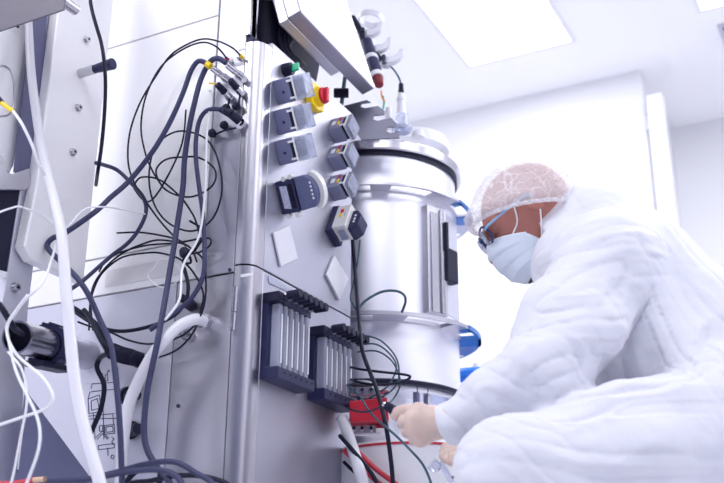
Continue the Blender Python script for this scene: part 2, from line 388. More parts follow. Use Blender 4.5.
for k_, bb in enumerate((.022, .031, .040, .049, .058)): lg.obox((P(.086, bb)+a*.0033, x*.004, b*.005, -a*.0008))
mesh_obj('printed_mark', lg, M['label'], t, 0)

# ---- ivory pump head with navy base and cover
a, b, x = frame_of(-27); o = F(325, 229)
P = lambda X, B, A=0: o+x*X+a*A+b*B
o = o - x*.0
t = mesh_obj('ivory_pump_head', MB().prism([P(.016, .0), P(.056, .0), P(.056, .080), P(.016, .080)], a*.050), M['ivory'], cab, 0, bevel=.002)
mesh_obj('navy_base', MB().prism([P(0, -.006), P(.020, -.006), P(.020, .084), (P(0, .086))], a*.060), M['pump_dark'], t, 0, bevel=.002)
cv = [P(.052, .004, .014), P(.064, -.002, .014), (P(.082, .014, .014)), P(.084, .050, .014), P(.068, .070, .014), P(.052, .070, .014)]
mesh_obj('navy_cover', MB().prism(cv, a*.040), M['pump_dark'], t, 20, bevel=.003)
for (x0_, b0_, w_, h_, m_) in ((.030, .052, .009, .012, 'red'), (.029, .036, .008, .013, 'yellow'), (.043, .040, .003, .014, 'grey_label')):
    mesh_obj('sticker', MB().obox((P(x0_, b0_), x*w_, b*h_, -a*.001)), M[m_], t, 0)
lg = MB()
for bb in (.022, .032, .044): lg.obox((P(.066, bb, .013), x*.005, b*.006, -a*.0008))
mesh_obj('printed_mark', lg, M['label'], t, 0)
bt = MB().obox((P(.030, -.001, .012), x*.018, a*.03, -b*.004)); mesh_obj('latch', bt, M['pump_light'], t, 0, bevel=.001)

# ---- flow meter banks
def flow_bank(pa, pb, ptop, n=6):
    d0, d1 = .004, .046                       # front of the base stands .046 off the panel
    A, B = F(*pa, d1), F(*pb, d1); ya, yb = A[1], B[1]; zb = (A[2]+B[2])/2; zt = F(*ptop, d1)[2]
    t = mesh_obj('flow_meter_bank', MB().box((X0, ya, zb-.026), (X0+d1, yb, zb)), M['pump_dark'], cab, 0, bevel=.002)
    mesh_obj('head_block', MB().box((X0, ya, zt-.022), (X0+d1-.004, ya+.030, zt+.001)), M['navy'], t, 0, bevel=.002)
    mesh_obj('head_rail', MB().box((X0, ya+.030, zt-.020), (X0+d1-.014, yb, zt-.004)), M['pump_dark'], t, 0, bevel=.001)
    mesh_obj('side_bar', MB().box((X0, ya+.002, zb), (X0+.014, ya+.014, zt-.022)), M['pump_dark'], t, 0)
    mesh_obj('back_plate', MB().box((X0, ya+.014, zb), (X0+.008, yb, zt-.02)), M['pump'], t, 0)
    wdt = (yb-ya-.018)/n
    for k in range(n):
        yc = ya+.016+wdt*(k+.5)
        p0 = V(X0+.027, yc, zb); p1 = V(X0+.027, yc, zt-.021)
        mesh_obj('flow_tube', MB().obox((V(X0+.012, yc-wdt*.40, zb), V(.022, 0, 0), V(0, wdt*.62, 0), V(0, 0, zt-.021-zb))), M['flow'], t, 0, bevel=.003)
        mesh_obj('scale_strip', MB().box((X0+.0365, yc-wdt*.18, zb+.012), (X0+.0372, yc+wdt*.0, zt-.045)), M['label'], t, 0)
        q = V(X0+.020, yc-.002, zt-.004)
        mesh_obj('valve_stem', MB().cyl(q, q+V(.032, 0, 0), .0068, .0068, 12), M['steel_pol'], t)
        mesh_obj('valve_knob', MB().cyl(q+V(.030, 0, 0), q+V(.062, 0, 0), .0098, .0098, 16), M['navy'], t, 30, bevel=.001)
        hp = V(X0+d1, yc, zb-.010); mesh_obj('inlet_screw', MB().cyl(hp, hp+V(.001, 0, 0), .0022, .0022, 8), M['black'], t)
flow_bank((278, 366), (315, 380), (280, 290))
flow_bank((324.7, 387.4), (357.5, 400.8), (326.5, 325))

# ---- connectors on the side panel
def plug_on(a_, b_, r, offa, offb, mt, parent, name='socket', r2=None):
    return mesh_obj(name, MB().cyl(S(*a_, offa), S(*b_, offb), r, r2, 14), M[mt], parent, bevel=.0008)
socks = [((243.5, 79), (238, 74.5)), ((241.5, 92), (236, 88)), ((229, 97), (224, 93)), ((239.5, 125), (234, 122)), ((238, 57.5), (236, 56)), ((229.5, 61), (228, 59.8))]
for i_, (p, q) in enumerate(socks):
    r = .0095 if i_ < 4 else .0035
    so = mesh_obj('socket', MB().cyl(S(*p, 0), S(*p, .012), r, r, 16), M['steel_pol'], cab, bevel=.001)
for p, q in [((225, 62.5), (237, 55)), ((238, 51), (247, 47)), ((236, 66), (246, 62))]:
    A = S(*p, .0006); mesh_obj('port_label', MB().obox((A, V(.022, 0, 0), V(0, -.0006, 0), V(0, 0, .006))), M['label'], cab, 0)
for p in [(228, 110), (238, 108), (226, 127), (214, 135)]:
    cp = MB().lathe([(.0, .0), (.008, .001), (.010, .005), (.010, .012), (.006, .016), (0, .016)], S(*p, .004), V(.0, -1, .15), 16)
    ch = mesh_obj('dust_cap', cp, M['navy'], cab)
mesh_obj('cap_strap', MB().tube(spline([S(230, 98, .012), S(228, 106, .02), S(228, 112, .01)], 4), .0025, 6), M['navy'], cab)
mesh_obj('cap_strap', MB().tube(spline([S(240, 95, .012), S(239, 103, .02), S(238, 108, .01)], 4), .0025, 6), M['navy'], cab)
mesh_obj('cap_strap', MB().tube(spline([S(236, 128, .012), S(226, 130, .02), S(216, 134, .01)], 4), .0025, 6), M['navy'], cab)
# strain-relief entries and fittings in the lower rear panel
mesh_obj('valve_fitting', MB().cyl(S(186, 301, .002), S(181.5, 297, .03), .010, .008, 16).cyl(S(192, 306, 0), S(188, 303, .02), .013, .013, 16), M['navy'], cab)
mesh_obj('hose_nipple', MB().cyl(S(188, 336, 0), S(183, 333, .035), .010, .009, 16).cyl(S(183, 333, .035), S(178, 331, .05), .007, .007, 16).cyl(S(187, 335.3, .010), S(186, 334.8, .016), .013, .013, 6), M['steel_pol'], cab)
for q in ((133, 396), (135, 430)):
    g_ = MB().cyl(S(q[0]-6, q[1], 0), S(q[0]-4, q[1], .02), .021, .020, 12).cyl(S(q[0]-4, q[1], .02), S(q[0]+3, q[1]-1, .045), .014, .012, 14)
    mesh_obj('rubber_gland', g_, M['navy'], cab)
# line drawing printed on the lower rear panel
ln = MB()
z7 = lambda *pts: [(60+a_/4.83, 340+b_/4.83) for a_, b_ in pts]
segs = [[(155,212),(215,208),(262,205)], [(155,212),(150,235)], [(150,250),(290,235)], [(135,285),(190,265),(200,345),(140,355),(135,285)], [(150,295),(180,283),(188,330),(152,340),(150,295)],
        [(120,370),(262,355)], [(120,382),(290,378)], [(215,413),(262,408),(265,450),(215,455),(215,413)], [(222,420),(255,416),(257,442),(222,446),(222,420)],
        [(175,470),(205,440),(235,475)], [(180,480),(205,452),(230,480)], [(228,150),(240,146),(228,160),(232,195),(218,198),(218,170),(228,165)],
        [(205,160),(208,205)], [(205,210),(212,480)], [(278,130),(285,205),(288,480)], [(160,350),(170,480)], [(255,360),(258,405)], [(190,415),(205,412),(205,440),(190,440),(190,415)],
        [(250,470),(262,478),(250,490),(256,505)], [(145,250),(135,285)], [(185,510),(262,500),(262,520),(185,530),(185,510)], [(230,520),(232,560)], [(250,555),(262,560),(258,575),(245,570),(250,555)]]
for sg in segs:
    pts = [S(*p, .0003) for p in z7(*sg)]
    for p, q in zip(pts[:-1], pts[1:]): ln.tube([p, q], .0010, 5)
mesh_obj('printed_line_drawing', ln, M['ink'], cab, 0)

# ------------------------------------------------------------------ touch screen monitor above the cabinet
zm = 1.56
A, B, D = on(300.8, 11.2, 'z', zm), on(374.4, 89, 'z', zm), on(290.8, 17.3, 'z', zm)
Q = on(345, 0, 'y', B[1]); up_ = nrm(V(Q[0]-B[0], 0, Q[2]-B[2])); w_ = B-A; w_[2] = 0
no = nrm(np.cross(w_, up_)); no = no if no[0] > 0 else -no
tk = .038; hgt = .34
mon = thing('touch_screen_monitor', (A+B)/2-no*.15, 'large tilted steel framed touch screen monitor above the cabinet, lit white', 'monitor')
o_ = A-no*tk
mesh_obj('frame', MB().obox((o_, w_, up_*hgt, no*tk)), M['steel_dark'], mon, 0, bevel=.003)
wn = nrm(w_)
mesh_obj('screen', MB().obox((A+wn*.004+up_*.004, w_-wn*.008, up_*(hgt-.008), no*.0035)), M['screen'], mon, 0, bevel=.001)
o2 = o_+wn*.012-no*.030+up_*.006
mesh_obj('rear_housing', MB().obox((o2, w_*.66, up_*(hgt*.8), no*.030)), M['steel'], mon, 0, bevel=.004)
ar = MB(); c0 = o_+wn*.16+up_*.12-no*.03
ar.tube(spline([c0, c0-no*.06-up_*.03, V(-1.30, 2.02, 1.60), V(-1.30, 2.02, 1.493)], 6), .028, 16)
mesh_obj('swivel_arm', ar, M['navy'], mon)
hx = [on(*q, 'x', -1.32) for q in ((262, 46), (266, -20), (300, -20), (312, 30), (320, 62), (316, 84))]
mesh_obj('hollow_shade', MB().prism(hx, V(-.01, 0, 0)), M['darkrec'], mon, 0)  # dark sheet stands in for the shade in the hollow by the monitor
hx = [on(*q, 'x', -1.285) for q in ((252, 46), (253, -20), (276, -20), (268, 12), (262, 46))]
mesh_obj('mount_plate', MB().prism(hx[:4], V(-.012, 0, 0)), M['steel'], mon, 0)
lp_ = MB(); base = F(289, 40, -.06)
mesh_obj('arm_shroud', MB().lathe([(.0, .0), (.062, .004), (.060, .03), (.048, .09), (.040, .17), (.0, .175)], V(-1.285, 1.93, 1.492), ZZ, 24), M['black'], mon)
for k in range(3):
    dx = k*3.5
    lp_.tube(spline([F(292-dx, 22, -.02), F(286-dx, 36, -.02), F(290-dx, 52, -.02), F(299-dx, 60, -.03), F(305-dx, 66, -.06)], 6), .006, 10)
tag(mesh_obj('cable_bundle', lp_, M['black']), 'bundle of thick black cables looped under the monitor', 'cable')
# dark rod with a clamp behind the top of the cabinet
rp, rq = at(346, 68, 2.62), at(341, 108, 2.62)
t = thing('clamp_rod', rq, 'thin dark rod with a clamp knob rising behind the cabinet panel', 'clamp rod')
mesh_obj('rod', MB().cyl(rp, rq, .006), M['cable_teal'], t); kc = at(338, 93, 2.61)
mesh_obj('clamp', MB().cyl(kc-RH*.012, kc+RH*.03, .014), M['navy'], t, bevel=.002)

# ------------------------------------------------------------------ bioreactor tank
DT = 2.95; TC = at(375, 300, DT); TX, TY = TC[0], TC[1]
_far = lambda r: np.hypot(TX, TY) - r
def hz(py, r, px=375): return at(px, py, _far(r))[2]         # height of a ring whose near edge is seen at that row
tank = thing('bioreactor_vessel', (TX, TY, .05), 'large upright polished steel tank with slotted ring flanges and a sight glass', 'steel tank')
RB = .243
toC = nrm(V(-TX, -TY, 0)); side = V(-toC[1], toC[0], 0)
ang = lambda px, r: math.asin(max(-1, min(1, math.tan((px-375)/FPX*1.0)*DT*1.0/r)))   # azimuth round the tank of a column seen at px
rg = lambda prof, z, **k: MB().lathe(prof, (TX, TY, z), ZZ, 64, **k)
zA = hz(153, RB); zB = hz(382, RB)
mesh_obj('tank_body', rg([(0, zB-.021), (RB-.01, zB-.021), (RB, zB-.02), (RB, zA)], 0), M['steel_tank'], tank)
z = hz(148, .262); mesh_obj('lid_flange', rg([(RB-.01, 0), (.258, 0), (.262, .004), (.262, .026), (.258, .030), (RB-.02, .030)], z), M['steel_pol'], tank, 30)
mesh_obj('lid_shadow_band', rg([(RB-.01, -.012), (.250, -.012), (.250, 0), (RB-.01, 0)], z), M['navy'], tank, 30)  # dark ring painted for the shadow under the lid flange
mesh_obj('domed_lid', rg([(.25, .030), (.235, .035), (.22, .05), (.15, .085), (.08, .10), (0, .105)], z), M['steel_tank'], tank)
ZL = z
def slotted_ring(py, ri, ro, t_, gaps, name='ring_flange'):
    z = hz(py, ro); m = MB(); n = 96
    ref = toC
    prof = lambda a, b: [(a, 0), (b, 0), (b, t_), (a, t_)]
    m.lathe(prof(ri, ri+.008), (TX, TY, z), ZZ, n, ref=ref, closed=True)
    m.lathe(prof(ro-.008, ro), (TX, TY, z), ZZ, n, ref=ref, closed=True)
    edges = sorted(gaps); prev = edges[-1][1]-2*math.pi
    for g0, g1 in edges:
        m.lathe(prof(ri+.008, ro-.008), (TX, TY, z), ZZ, max(3, int(abs(g0-prev)*14)), a0=prev, a1=g0, ref=ref, closed=True); prev = g1
    return mesh_obj(name, m, M['steel'], tank, 30), z
gaps = [(-2.2, -1.7), (-.42, -.05), (.16, .62), (1.02, 1.35), (1.9, 2.4)]
r2, z2 = slotted_ring(184, RB, .292, .006, gaps)
r3, z3 = slotted_ring(314, RB, .305, .010, [(-1.2, -.6), (-.38, -.02), (.3, .80), (1.12, 1.38), (2, 2.5)])
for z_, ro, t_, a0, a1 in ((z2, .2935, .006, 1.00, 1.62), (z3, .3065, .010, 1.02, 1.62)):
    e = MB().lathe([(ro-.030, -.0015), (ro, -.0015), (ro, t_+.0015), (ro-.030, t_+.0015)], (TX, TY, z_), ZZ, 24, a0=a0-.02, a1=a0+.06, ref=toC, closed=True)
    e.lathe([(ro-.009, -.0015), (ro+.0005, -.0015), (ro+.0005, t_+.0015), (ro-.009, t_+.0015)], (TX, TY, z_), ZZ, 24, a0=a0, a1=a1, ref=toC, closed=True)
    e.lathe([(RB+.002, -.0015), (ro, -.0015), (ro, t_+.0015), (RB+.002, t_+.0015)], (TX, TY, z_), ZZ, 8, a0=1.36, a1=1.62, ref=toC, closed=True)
    o = tag(mesh_obj('ring_reflection', e, M['steel_blue'], tank, 30), 'blue reflection painted on the end of the ring flange')  # blue overlay imitates a reflection on the steel ring
z = hz(378, .258); mesh_obj('lower_band', rg([(RB, 0), (.258, 0), (.258, .026), (RB, .030)], z), M['steel_tank'], tank, 30)
mesh_obj('black_band', rg([(RB-.02, -.014), (.262, -.014), (.264, -.004), (.258, .0), (RB, .0)], z), M['navy'], tank, 30); zlow = z
for k, px in enumerate((361, 383, 414, 424, 447, 462)):
    a_ = ang(px, .235); p = V(TX, TY, 0)+toC*.235*math.cos(a_)+side*.235*math.sin(a_)
    mt = M['gusset'] if px in (414, 462) else M['steel_pol']
    mesh_obj('lower_post', MB().box((p[0]-.007, p[1]-.007, .67), (p[0]+.007, p[1]+.007, zlow-.012)), mt, tank, 0, bevel=.001)
mesh_obj('lower_shell', rg([(.17, .0), (.17, zlow)], 0), M['steel_tank'], tank)
# sight glass strip and dark handle on the right side
def strip(px0, px1, y0, y1, off, dep, mt, name, par, bev=.002):
    m = MB(); pts = []
    for px in (px0, px1):
        a_ = ang(px, RB+off); pts.append(V(TX, TY, 0)+(toC*math.cos(a_)+side*math.sin(a_))*(RB+off))
    a_ = ang((px0+px1)/2, RB+off); nn = toC*math.cos(a_)+side*math.sin(a_)
    zz = [at((px0+px1)/2, y, np.hypot(*(pts[0][:2]+pts[1][:2])/2))[2] for y in (y0, y1)]
    return mesh_obj(name, m.obox((V(*pts[0][:2], zz[1]), pts[1]-pts[0], -nn*dep, V(0, 0, zz[0]-zz[1]))), mt, par, 0, bevel=bev)
sg_ = strip(427, 447, 207, 314, .022, .03, M['steel'], 'sight_glass_frame', tank)
strip(431, 438, 212, 312, .025, .006, M['steel_pol'], 'glass', sg_); strip(441, 445, 210, 314, .026, .006, M['steel_pol'], 'rail', sg_)
strip(446, 461, 218, 318, .006, .012, M['enamel_grey'], 'hinge_plate', tank)
strip(447, 459, 249, 282, .034, .03, M['navy'], 'handle', tank, .004)
strip(446.5, 449, 222, 250, .034, .02, M['navy'], 'handle_bar', tank, .001)

# ---- fittings on the lid
def clampwing(dx, dy, d, label):
    w1 = [(440, 240), (500, 232), (530, 215), (545, 180), (572, 176), (572, 225), (550, 262), (505, 288), (440, 300)]
    pl_ = [(310+a_/8.04+dx, b_/8.04+dy) for a_, b_ in w1]; k_ = d/np.dot(ray(*pl_[0])/np.hypot(*ray(*pl_[0])[:2]), FH)
    ps = [CAM + ray(*q)*d/np.dot(ray(*q), FH) for q in pl_]
    c_ = thing('steel_clamp', ps[0], label, 'clamp', 'wing clamps on the tank fittings')
    mesh_obj('wing', MB().prism(ps, FH*.022), M['clampgrey'], c_, 30, bevel=.003)
    b0 = CAM + ray(310+440/8.04+dx-3, 258/8.04+dy)*d/np.dot(ray(366, 32), FH)
    mesh_obj('band', MB().lathe([(.020, -.008), (.024, -.008), (.024, .008), (.020, .008)], b0+FH*.03+ZZ*.004, nrm(ZZ+RH*.35), 28, closed=True), M['clampgrey'], c_, 30)
    mesh_obj('pivot_pin', MB().cyl(b0-FH*.012, b0+FH*.03, .006, .006, 10), M['pump_dark'], c_)
clampwing(1, -1, 2.66, 'topmost pale steel clamp over the tank')
clampwing(10, 14.5, 2.65, 'middle pale steel clamp above the tank')
clampwing(22, 26, 2.64, 'lowest and rightmost pale steel clamp above the tank')
rc_ = CAM + ray(371, 19)*2.70/np.dot(ray(371, 19), FH)
tag(mesh_obj('ring_clamp', MB().lathe([(.034, -.009), (.038, -.009), (.038, .009), (.034, .009)], rc_, nrm(ZZ*1+RH*.15), 36, closed=True), M['clampgrey'], None, 30), 'round pale ring clamp at the very top, beside the monitor edge', 'clamp')
hb = MB()
hb.tube(spline([at(352, 17, 2.66), at(360, 30, 2.66), at(365, 44, 2.66), at(372, 52, 2.66), at(381, 60, 2.66)], 4), .009, 10)
tag(mesh_obj('probe_bracket', hb, M['navy']), 'dark bent bracket that carries the pale clamps beside the monitor', 'bracket')
pt = thing('dark_probe', at(374, 66, 2.64), 'thick dark navy probe with white rings and a dark red tip', 'probe')
pa, pb = at(366, 42, 2.66), at(378.5, 82, 2.60); dv = pb-pa
mesh_obj('barrel', MB().cyl(pa, pa+dv*.86, .019), M['pump_dark'], pt, bevel=.002)
for u in (.40, .82): mesh_obj('white_ring', MB().cyl(pa+dv*u, pa+dv*(u+.09), .0205), M['label'], pt, bevel=.001)
mesh_obj('tip', MB().cyl(pa+dv*.91, pb+dv*.08, .017, .012), M['dkred'], pt, bevel=.002)
pr = thing('white_probe', at(402, 120, 2.70), 'upright white sensor probe with a black cable boot on the tank lid', 'probe')
mesh_obj('cable_boot', MB().cyl(at(401, 84, 2.7), at(401, 93, 2.7), .007, .009), M['navy'], pr)
mesh_obj('barrel', MB().cyl(at(401, 94, 2.7), at(401, 115, 2.7), .011, .013).cyl(at(401, 98, 2.7), at(401, 101, 2.7), .014, .014), M['white_pl'], pr, bevel=.001)
mesh_obj('socket', MB().cyl(at(402, 115, 2.7), at(402, 133, 2.7), .017, .020).cyl(at(402, 128, 2.7), at(402, 131, 2.7), .03, .03), M['clear_pump'], pr, bevel=.001)
tag(mesh_obj('probe_cable', MB().tube(spline([at(373, 57, 2.66), at(385, 62, 2.68), at(393, 69, 2.69), at(399, 78, 2.7), at(401, 86, 2.7)], 6), .0028, 8), M['cable_teal']), 'thin teal cable arching over to the white probe on the tank', 'cable')
# slotted hose bracket
pl = [(342.4, 106), (366.5, 99.8), (371, 102), (362, 103.5), (360.5, 106.5), (365, 108), (378, 105.6), (385, 111), (384.7, 114.5), (374, 115.5), (373, 119), (378, 120.5), (391, 117.5), (397.5, 124), (396, 127), (388, 127), (386.5, 131), (390, 133), (399, 131), (399.5, 138), (361.5, 140), (354, 128), (349, 118)]
pb_ = [at(*q, 2.60) for q in pl]; e0 = pb_[0]
pln = [V(*(CAM + ray(*q)*np.dot(e0-CAM, FH)/np.dot(ray(*q), FH))) for q in pl]
tag(mesh_obj('hose_bracket', MB().prism(pln, FH*.006), mat('dull_grey_steel', (.17, .17, .22), .45, .9), None, 0, bevel=.001), 'flat steel bracket with open slots standing on the tank lid', 'bracket')
for q, q2, r, lb in (((388, 118), (388, 108), .010, 'short pale peg standing behind the slotted bracket'), ((418, 138), (418, 132), .02, 'low round white cap on the right of the tank lid'), ((380, 137), (380, 133), .015, 'low pale stub at the foot of the slotted bracket')):
    tag(mesh_obj('lid_fitting', MB().cyl(at(*q, 2.72), at(*q2, 2.72), r, r*.9), M['white_pl'], None, bevel=.001), lb, 'fitting')
gt = MB().tube(spline([at(383, 96, 2.74), at(384, 104, 2.74), at(382, 112, 2.74)], 5), .003, 8)
tag(mesh_obj('green_tubing', gt, M['green']), 'short thin green tube behind the slotted bracket', 'tube')
gt = MB().tube(spline([at(381, 91, 2.75), at(382, 97, 2.74), at(385, 102, 2.74)], 5), .003, 8)
tag(mesh_obj('orange_tubing', gt, mat('orange_tube', (.9, .35, .1), .4)), 'short thin orange tube behind the slotted bracket', 'tube')
# clear round cover at the back of the lid
dm = MB().lathe([(.118, 0), (.118, .030), (.112, .040), (.0, .045)], V(*at(412, 148, 3.05)[:2], at(412, 148, 3.05)[2]-.02), ZZ, 40)
tag(mesh_obj('manway_cover', dm, M['white_pl']), 'round white manway cover at the back of the tank lid', 'cover')

# ------------------------------------------------------------------ things beside and below the tank
def drum(px, py, d, r, h, label):
    c = at(px, py, d); h = c[2]; t = thing('blue_drum', V(c[0], c[1], c[2]-h), label, 'drum')
    mesh_obj('drum_body', MB().lathe([(0, 0), (r, 0), (r, h-.03), (r*.98, h-.02)], (c[0], c[1], c[2]-h), ZZ, 32), M['blue'], t)
    mesh_obj('drum_lid', MB().lathe([(r*.98, 0), (r*1.04, .0), (r*1.04, .018), (r*.96, .03), (0, .032)], (c[0], c[1], c[2]-.03), ZZ, 32), M['blue'], t, 30)
    k = MB()
    for i in range(5):
        an = i*1.256; k.cyl(c+V(math.cos(an)*r*.6, math.sin(an)*r*.6, 0), c+V(math.cos(an)*r*.6, math.sin(an)*r*.6, .02), .010)
    mesh_obj('bung', k, M['white_pl'], t)
drum(477, 374, 3.5, .105, .5, 'bright blue drum standing behind the tank, half hidden by the sleeve')
rbx = [(349, 401), (387, 397.5), (389, 419.5), (350.5, 422)]
rp_ = [V(*(CAM + ray(*q)*2.42/np.dot(ray(*q), FH))) for q in rbx]
tag(mesh_obj('red_box', MB().prism(rp_, FH*.09), M['red'], None, 0, bevel=.002), 'flat red box between the cabinet and the gloved hand', 'box')
def fit_row(py, name, label, d=2.47):
    m = thing(name, at(365, py+6, d), label, 'valve fitting', 'steel fittings by the red box')
    b_ = MB(); c = at(350, py, d); b_.obox((c-ZZ*.012, RH*.075, FH*.03, ZZ*.024)); mesh_obj('manifold', b_, M['steel'], m, 0, bevel=.003)
    for px in (354, 362, 371): 
        q = at(px, py, d-.003); mesh_obj('port', MB().cyl(q, q-FH*.014, .0075, .0065, 12), M['steel_pol'], m); mesh_obj('bore', MB().cyl(q-FH*.0142, q-FH*.0146, .004, .004, 10), M['black'], m)
    q = at(376, py, d); mesh_obj('nut', MB().cyl(q, q+RH*.03, .011, .011, 6), M['steel_pol'], m, 0)
    q = at(360, py, d)+ZZ*.014; mesh_obj('flange', MB().cyl(q, q+ZZ*.006, .030, .030, 20), M['steel'], m)
    return m
fit_row(391, 'valve_manifold', 'steel valve fitting just above the red box')
fit_row(429, 'valve_manifold', 'steel valve fitting just below the red box')
# pale rounded cover with a red rim line
cc = at(412, 480, 2.58); zc_ = at(405, 437, 2.40)[2]
t = thing('rounded_housing', (cc[0], cc[1], .02), 'pale rounded housing with a thin red rim below the red box', 'housing')
mesh_obj('shell', MB().lathe([(.18, .02), (.18, zc_-.012), (.175, zc_-.004), (.0, zc_+.0)], (cc[0], cc[1], 0), ZZ, 56), M['white_pl'], t, 30)
mesh_obj('rim', MB().lathe([(.1815, zc_-.016), (.1815, zc_-.010)], (cc[0], cc[1], 0), ZZ, 56), M['red_hose'], t)
# clear tube connector with bits behind the hand
t = thing('clear_connector', at(440, 470, 2.25), 'small clear plastic connector below the gloved hand', 'connector')
mesh_obj('cup', MB().lathe([(.004, 0), (.012, .004), (.014, .022), (.016, .024)], at(440, 470, 2.25), nrm(ZZ*.6-RH*.8), 20), M['clear_pump'], t)
mesh_obj('stem', MB().cyl(at(440, 462, 2.25), at(452, 483, 2.25), .006), M['clear_pump'], t)
mesh_obj('black_clip', MB().cyl(at(452, 478, 2.2), at(461, 472, 2.2), .003), M['navy'], t)
mesh_obj('yellow_cap', MB().cyl(at(452, 468, 2.2), at(462, 466, 2.2), .007), mat('pale_yellow', (.85, .72, .35), .5), t, bevel=.002)

# ------------------------------------------------------------------ left foreground frame and covers
XS = -1.60
def plate(name, poly, X, t_, mt, parent, bev=.0015, ax='x', dirn=None):
    ps = [on(*q, ax, X) for q in poly]
    return mesh_obj(name, MB().prism(ps, dirn if dirn is not None else V(-t_, 0, 0)), mt, parent, 0, bevel=bev)
cs = thing('cover_sheet', on(60, 260, 'x', XS), 'tall white enamelled steel cover with bolts left of the cabinet', 'cover')
plate('cover_panel', [(64, -30), (117, -30), (85, 272), (84.5, 283), (33, 260), (24.5, 246), (36, 190)], XS, .03, M['enamel'], cs, .004)
def bolt(px, py, X, parent, r=.0065, L=.010, mt='steel_pol'):
    p = on(px, py, 'x', X); b_ = MB().cyl(p, p+V(L*.25, 0, 0), r*1.5, r*1.5, 14).cyl(p+V(L*.25, 0, 0), p+V(L, 0, 0), r, r, 12)
    o = mesh_obj('bolt', b_, M[mt], parent); return mesh_obj('hex_recess', MB().cyl(p+V(L, 0, 0), p+V(L+.0006, 0, 0), r*.5, r*.5, 6), M['navy'], o, 0)
for q in ((86, 40), (77.5, 108), (72, 152.5)): bolt(*q, XS, cs)
a1, a2 = on(79, 74, 'x', XS), on(79, 74, 'x', XS)+V(.012, 0, 0)
sd = MB().cyl(on(80, 73.5, 'x', XS), on(80, 73.5, 'x', XS)+V(.045, .0, .0), .011, .011, 14)
mesh_obj('standoff', sd, M['steel_pol'], cs)
e1 = on(80, 73.5, 'x', XS)+V(.045, 0, 0); mesh_obj('cable_guide', MB().cyl(e1, e1+V(.055, 0, 0), .010, .014, 14), M['pump_dark'], cs, bevel=.002)

fr = thing('support_frame', on(20, 470, 'x', XS-.05), 'pale steel support frame with bolted uprights at the left edge', 'frame')
plate('upright_rail', [(62, -20), (66, -20), (48, 150), (28, 310), (22, 420), (14, 500), (-30, 500), (-30, 440), (5, 290), (22, 180), (48, -20)], XS-.034, .02, M['enamel_grey'], fr)
plate('rail_lip', [(60, -20), (64, -20), (48, 145), (44, 145)], XS-.012, .012, M['enamel'], fr)
plate('cover_shade', [(36, -20), (49, -20), (45, 60), (38, 150), (34, 178), (14, 172), (20, 120), (27, 60), (33, 20)], XS-.028, .004, mat('cover_shade_blue', (.12, .12, .22), .5), fr)  # flat dark plate carries the shading of the curved cover
plate('left_cover', [(-40, -20), (35, -20), (33, 30), (24, 100), (14, 165), (4, 185), (-40, 180)], XS-.045, .015, M['enamel'], fr, .003)
for q in ((50, 27), (43, 73), (18.5, 242.5), (13.5, 288)): bolt(*q, XS-.034, fr, .0075, .014)
bolt(16, 26, XS-.045, fr, .013, .004, 'enamel')
sl_ = MB(); pts = []
sc_, r_ = (2, 90), 1
sl_.tube(spline([on(*q, 'x', XS-.044) for q in ((-8, 70), (2, 66), (10, 70), (14, 82), (14, 100), (11, 112), (4, 116), (-8, 116))], 5), .0022, 6)
mesh_obj('slot_edge', sl_, M['steel_pol'], fr)
plate('bracket_plate', [(-10, 150), (3, 156), (8, 172), (12, 174), (30, 168), (32, 184), (26, 190), (-10, 190)], XS-.02, .006, M['steel'], fr, .002)
plate('gusset_plate', [(27, 391), (92, 479), (96, 500), (8, 500), (18, 462)], XS+.02, .008, M['gusset'], fr, .002)
wl = MB().tube([on(27, 392, 'x', XS+.021), on(17, 470, 'x', XS+.021)], .0035, 8); mesh_obj('weld_seam', wl, M['steel_pol'], fr)
ds = thing('dark_display', on(5, 270, 'x', XS-.04), 'black flat display unit at the left edge behind the frame', 'display')
plate('display_body', [(-30, 176), (24, 188), (17, 210), (7, 272), (-30, 262)], XS-.036, .01, M['navy'], ds, .003)
plate('display_foot', [(-30, 262), (8, 272), (6, 278), (-30, 268)], XS-.034, .012, M['label'], ds, .001)
# steel box hanging over the upper left corner, nearer the camera
YBX = 1.30
q0, q1, q2_ = on(-30, 42, 'y', YBX), on(56.5, 12, 'y', YBX), on(63.5, 9.5, 'y', YBX)
tb = thing('steel_cover', (q0+q1)/2, 'satin steel cover sheet hanging into the upper left corner', 'cover')
mesh_obj('panel_sheet', MB().box((q0[0], YBX, q1[2]), (q2_[0], YBX+.004, q1[2]+.25)), mat('warm_grey_sheet', (.13, .12, .15), .5, .2), tb, 0, bevel=.001)
mesh_obj('top_return', MB().box((q0[0], YBX, q1[2]+.25), (q2_[0], YBX+.1, q1[2]+.254)), M['steel'], tb, 0)
cpn = on(66, 3, 'y', YBX+.03); mesh_obj('round_fitting', MB().cyl(cpn+V(0, -.02, 0), cpn+V(0, .03, 0), .011, .011, 18).cyl(cpn+V(0, -.022, 0), cpn+V(0, -.02, 0), .006, .006, 12), M['steel_pol'], tb, bevel=.001)
# steel pipe
p0, p1 = on(17, 337, 'x', XS+.06), on(94, 357, 'x', XS-.05)
ax_ = nrm(p1-p0); L = np.linalg.norm(p1-p0); r = .0335
sp = thing('steel_pipe', p0-V(0, 0, r), 'short open polished steel pipe held in a black ribbed clamp', 'pipe')
mesh_obj('pipe_body', MB().lathe([(r-.004, .05), (r-.004, 0), (r, 0), (r, L-.008), (r+.010, L-.006), (r+.010, L), (r-.004, L), (r-.004, L-.05)], p0, ax_, 36), M['steel_pol'], sp, 30)
mesh_obj('pipe_bore', MB().cyl(p0+ax_*.045, p0+ax_*.05, r-.003, r-.003, 30), M['black'], sp)
cl = MB(); nst = 40
prof = [(r+.001, L*.34), (r+.012, L*.34), (r+.012, L*.44), (r+.001, L*.44)]
cl.lathe(prof, p0, ax_, 36, closed=True)
mesh_obj('clamp_ring', cl, M['pump_dark'], sp, 30, bevel=.001)
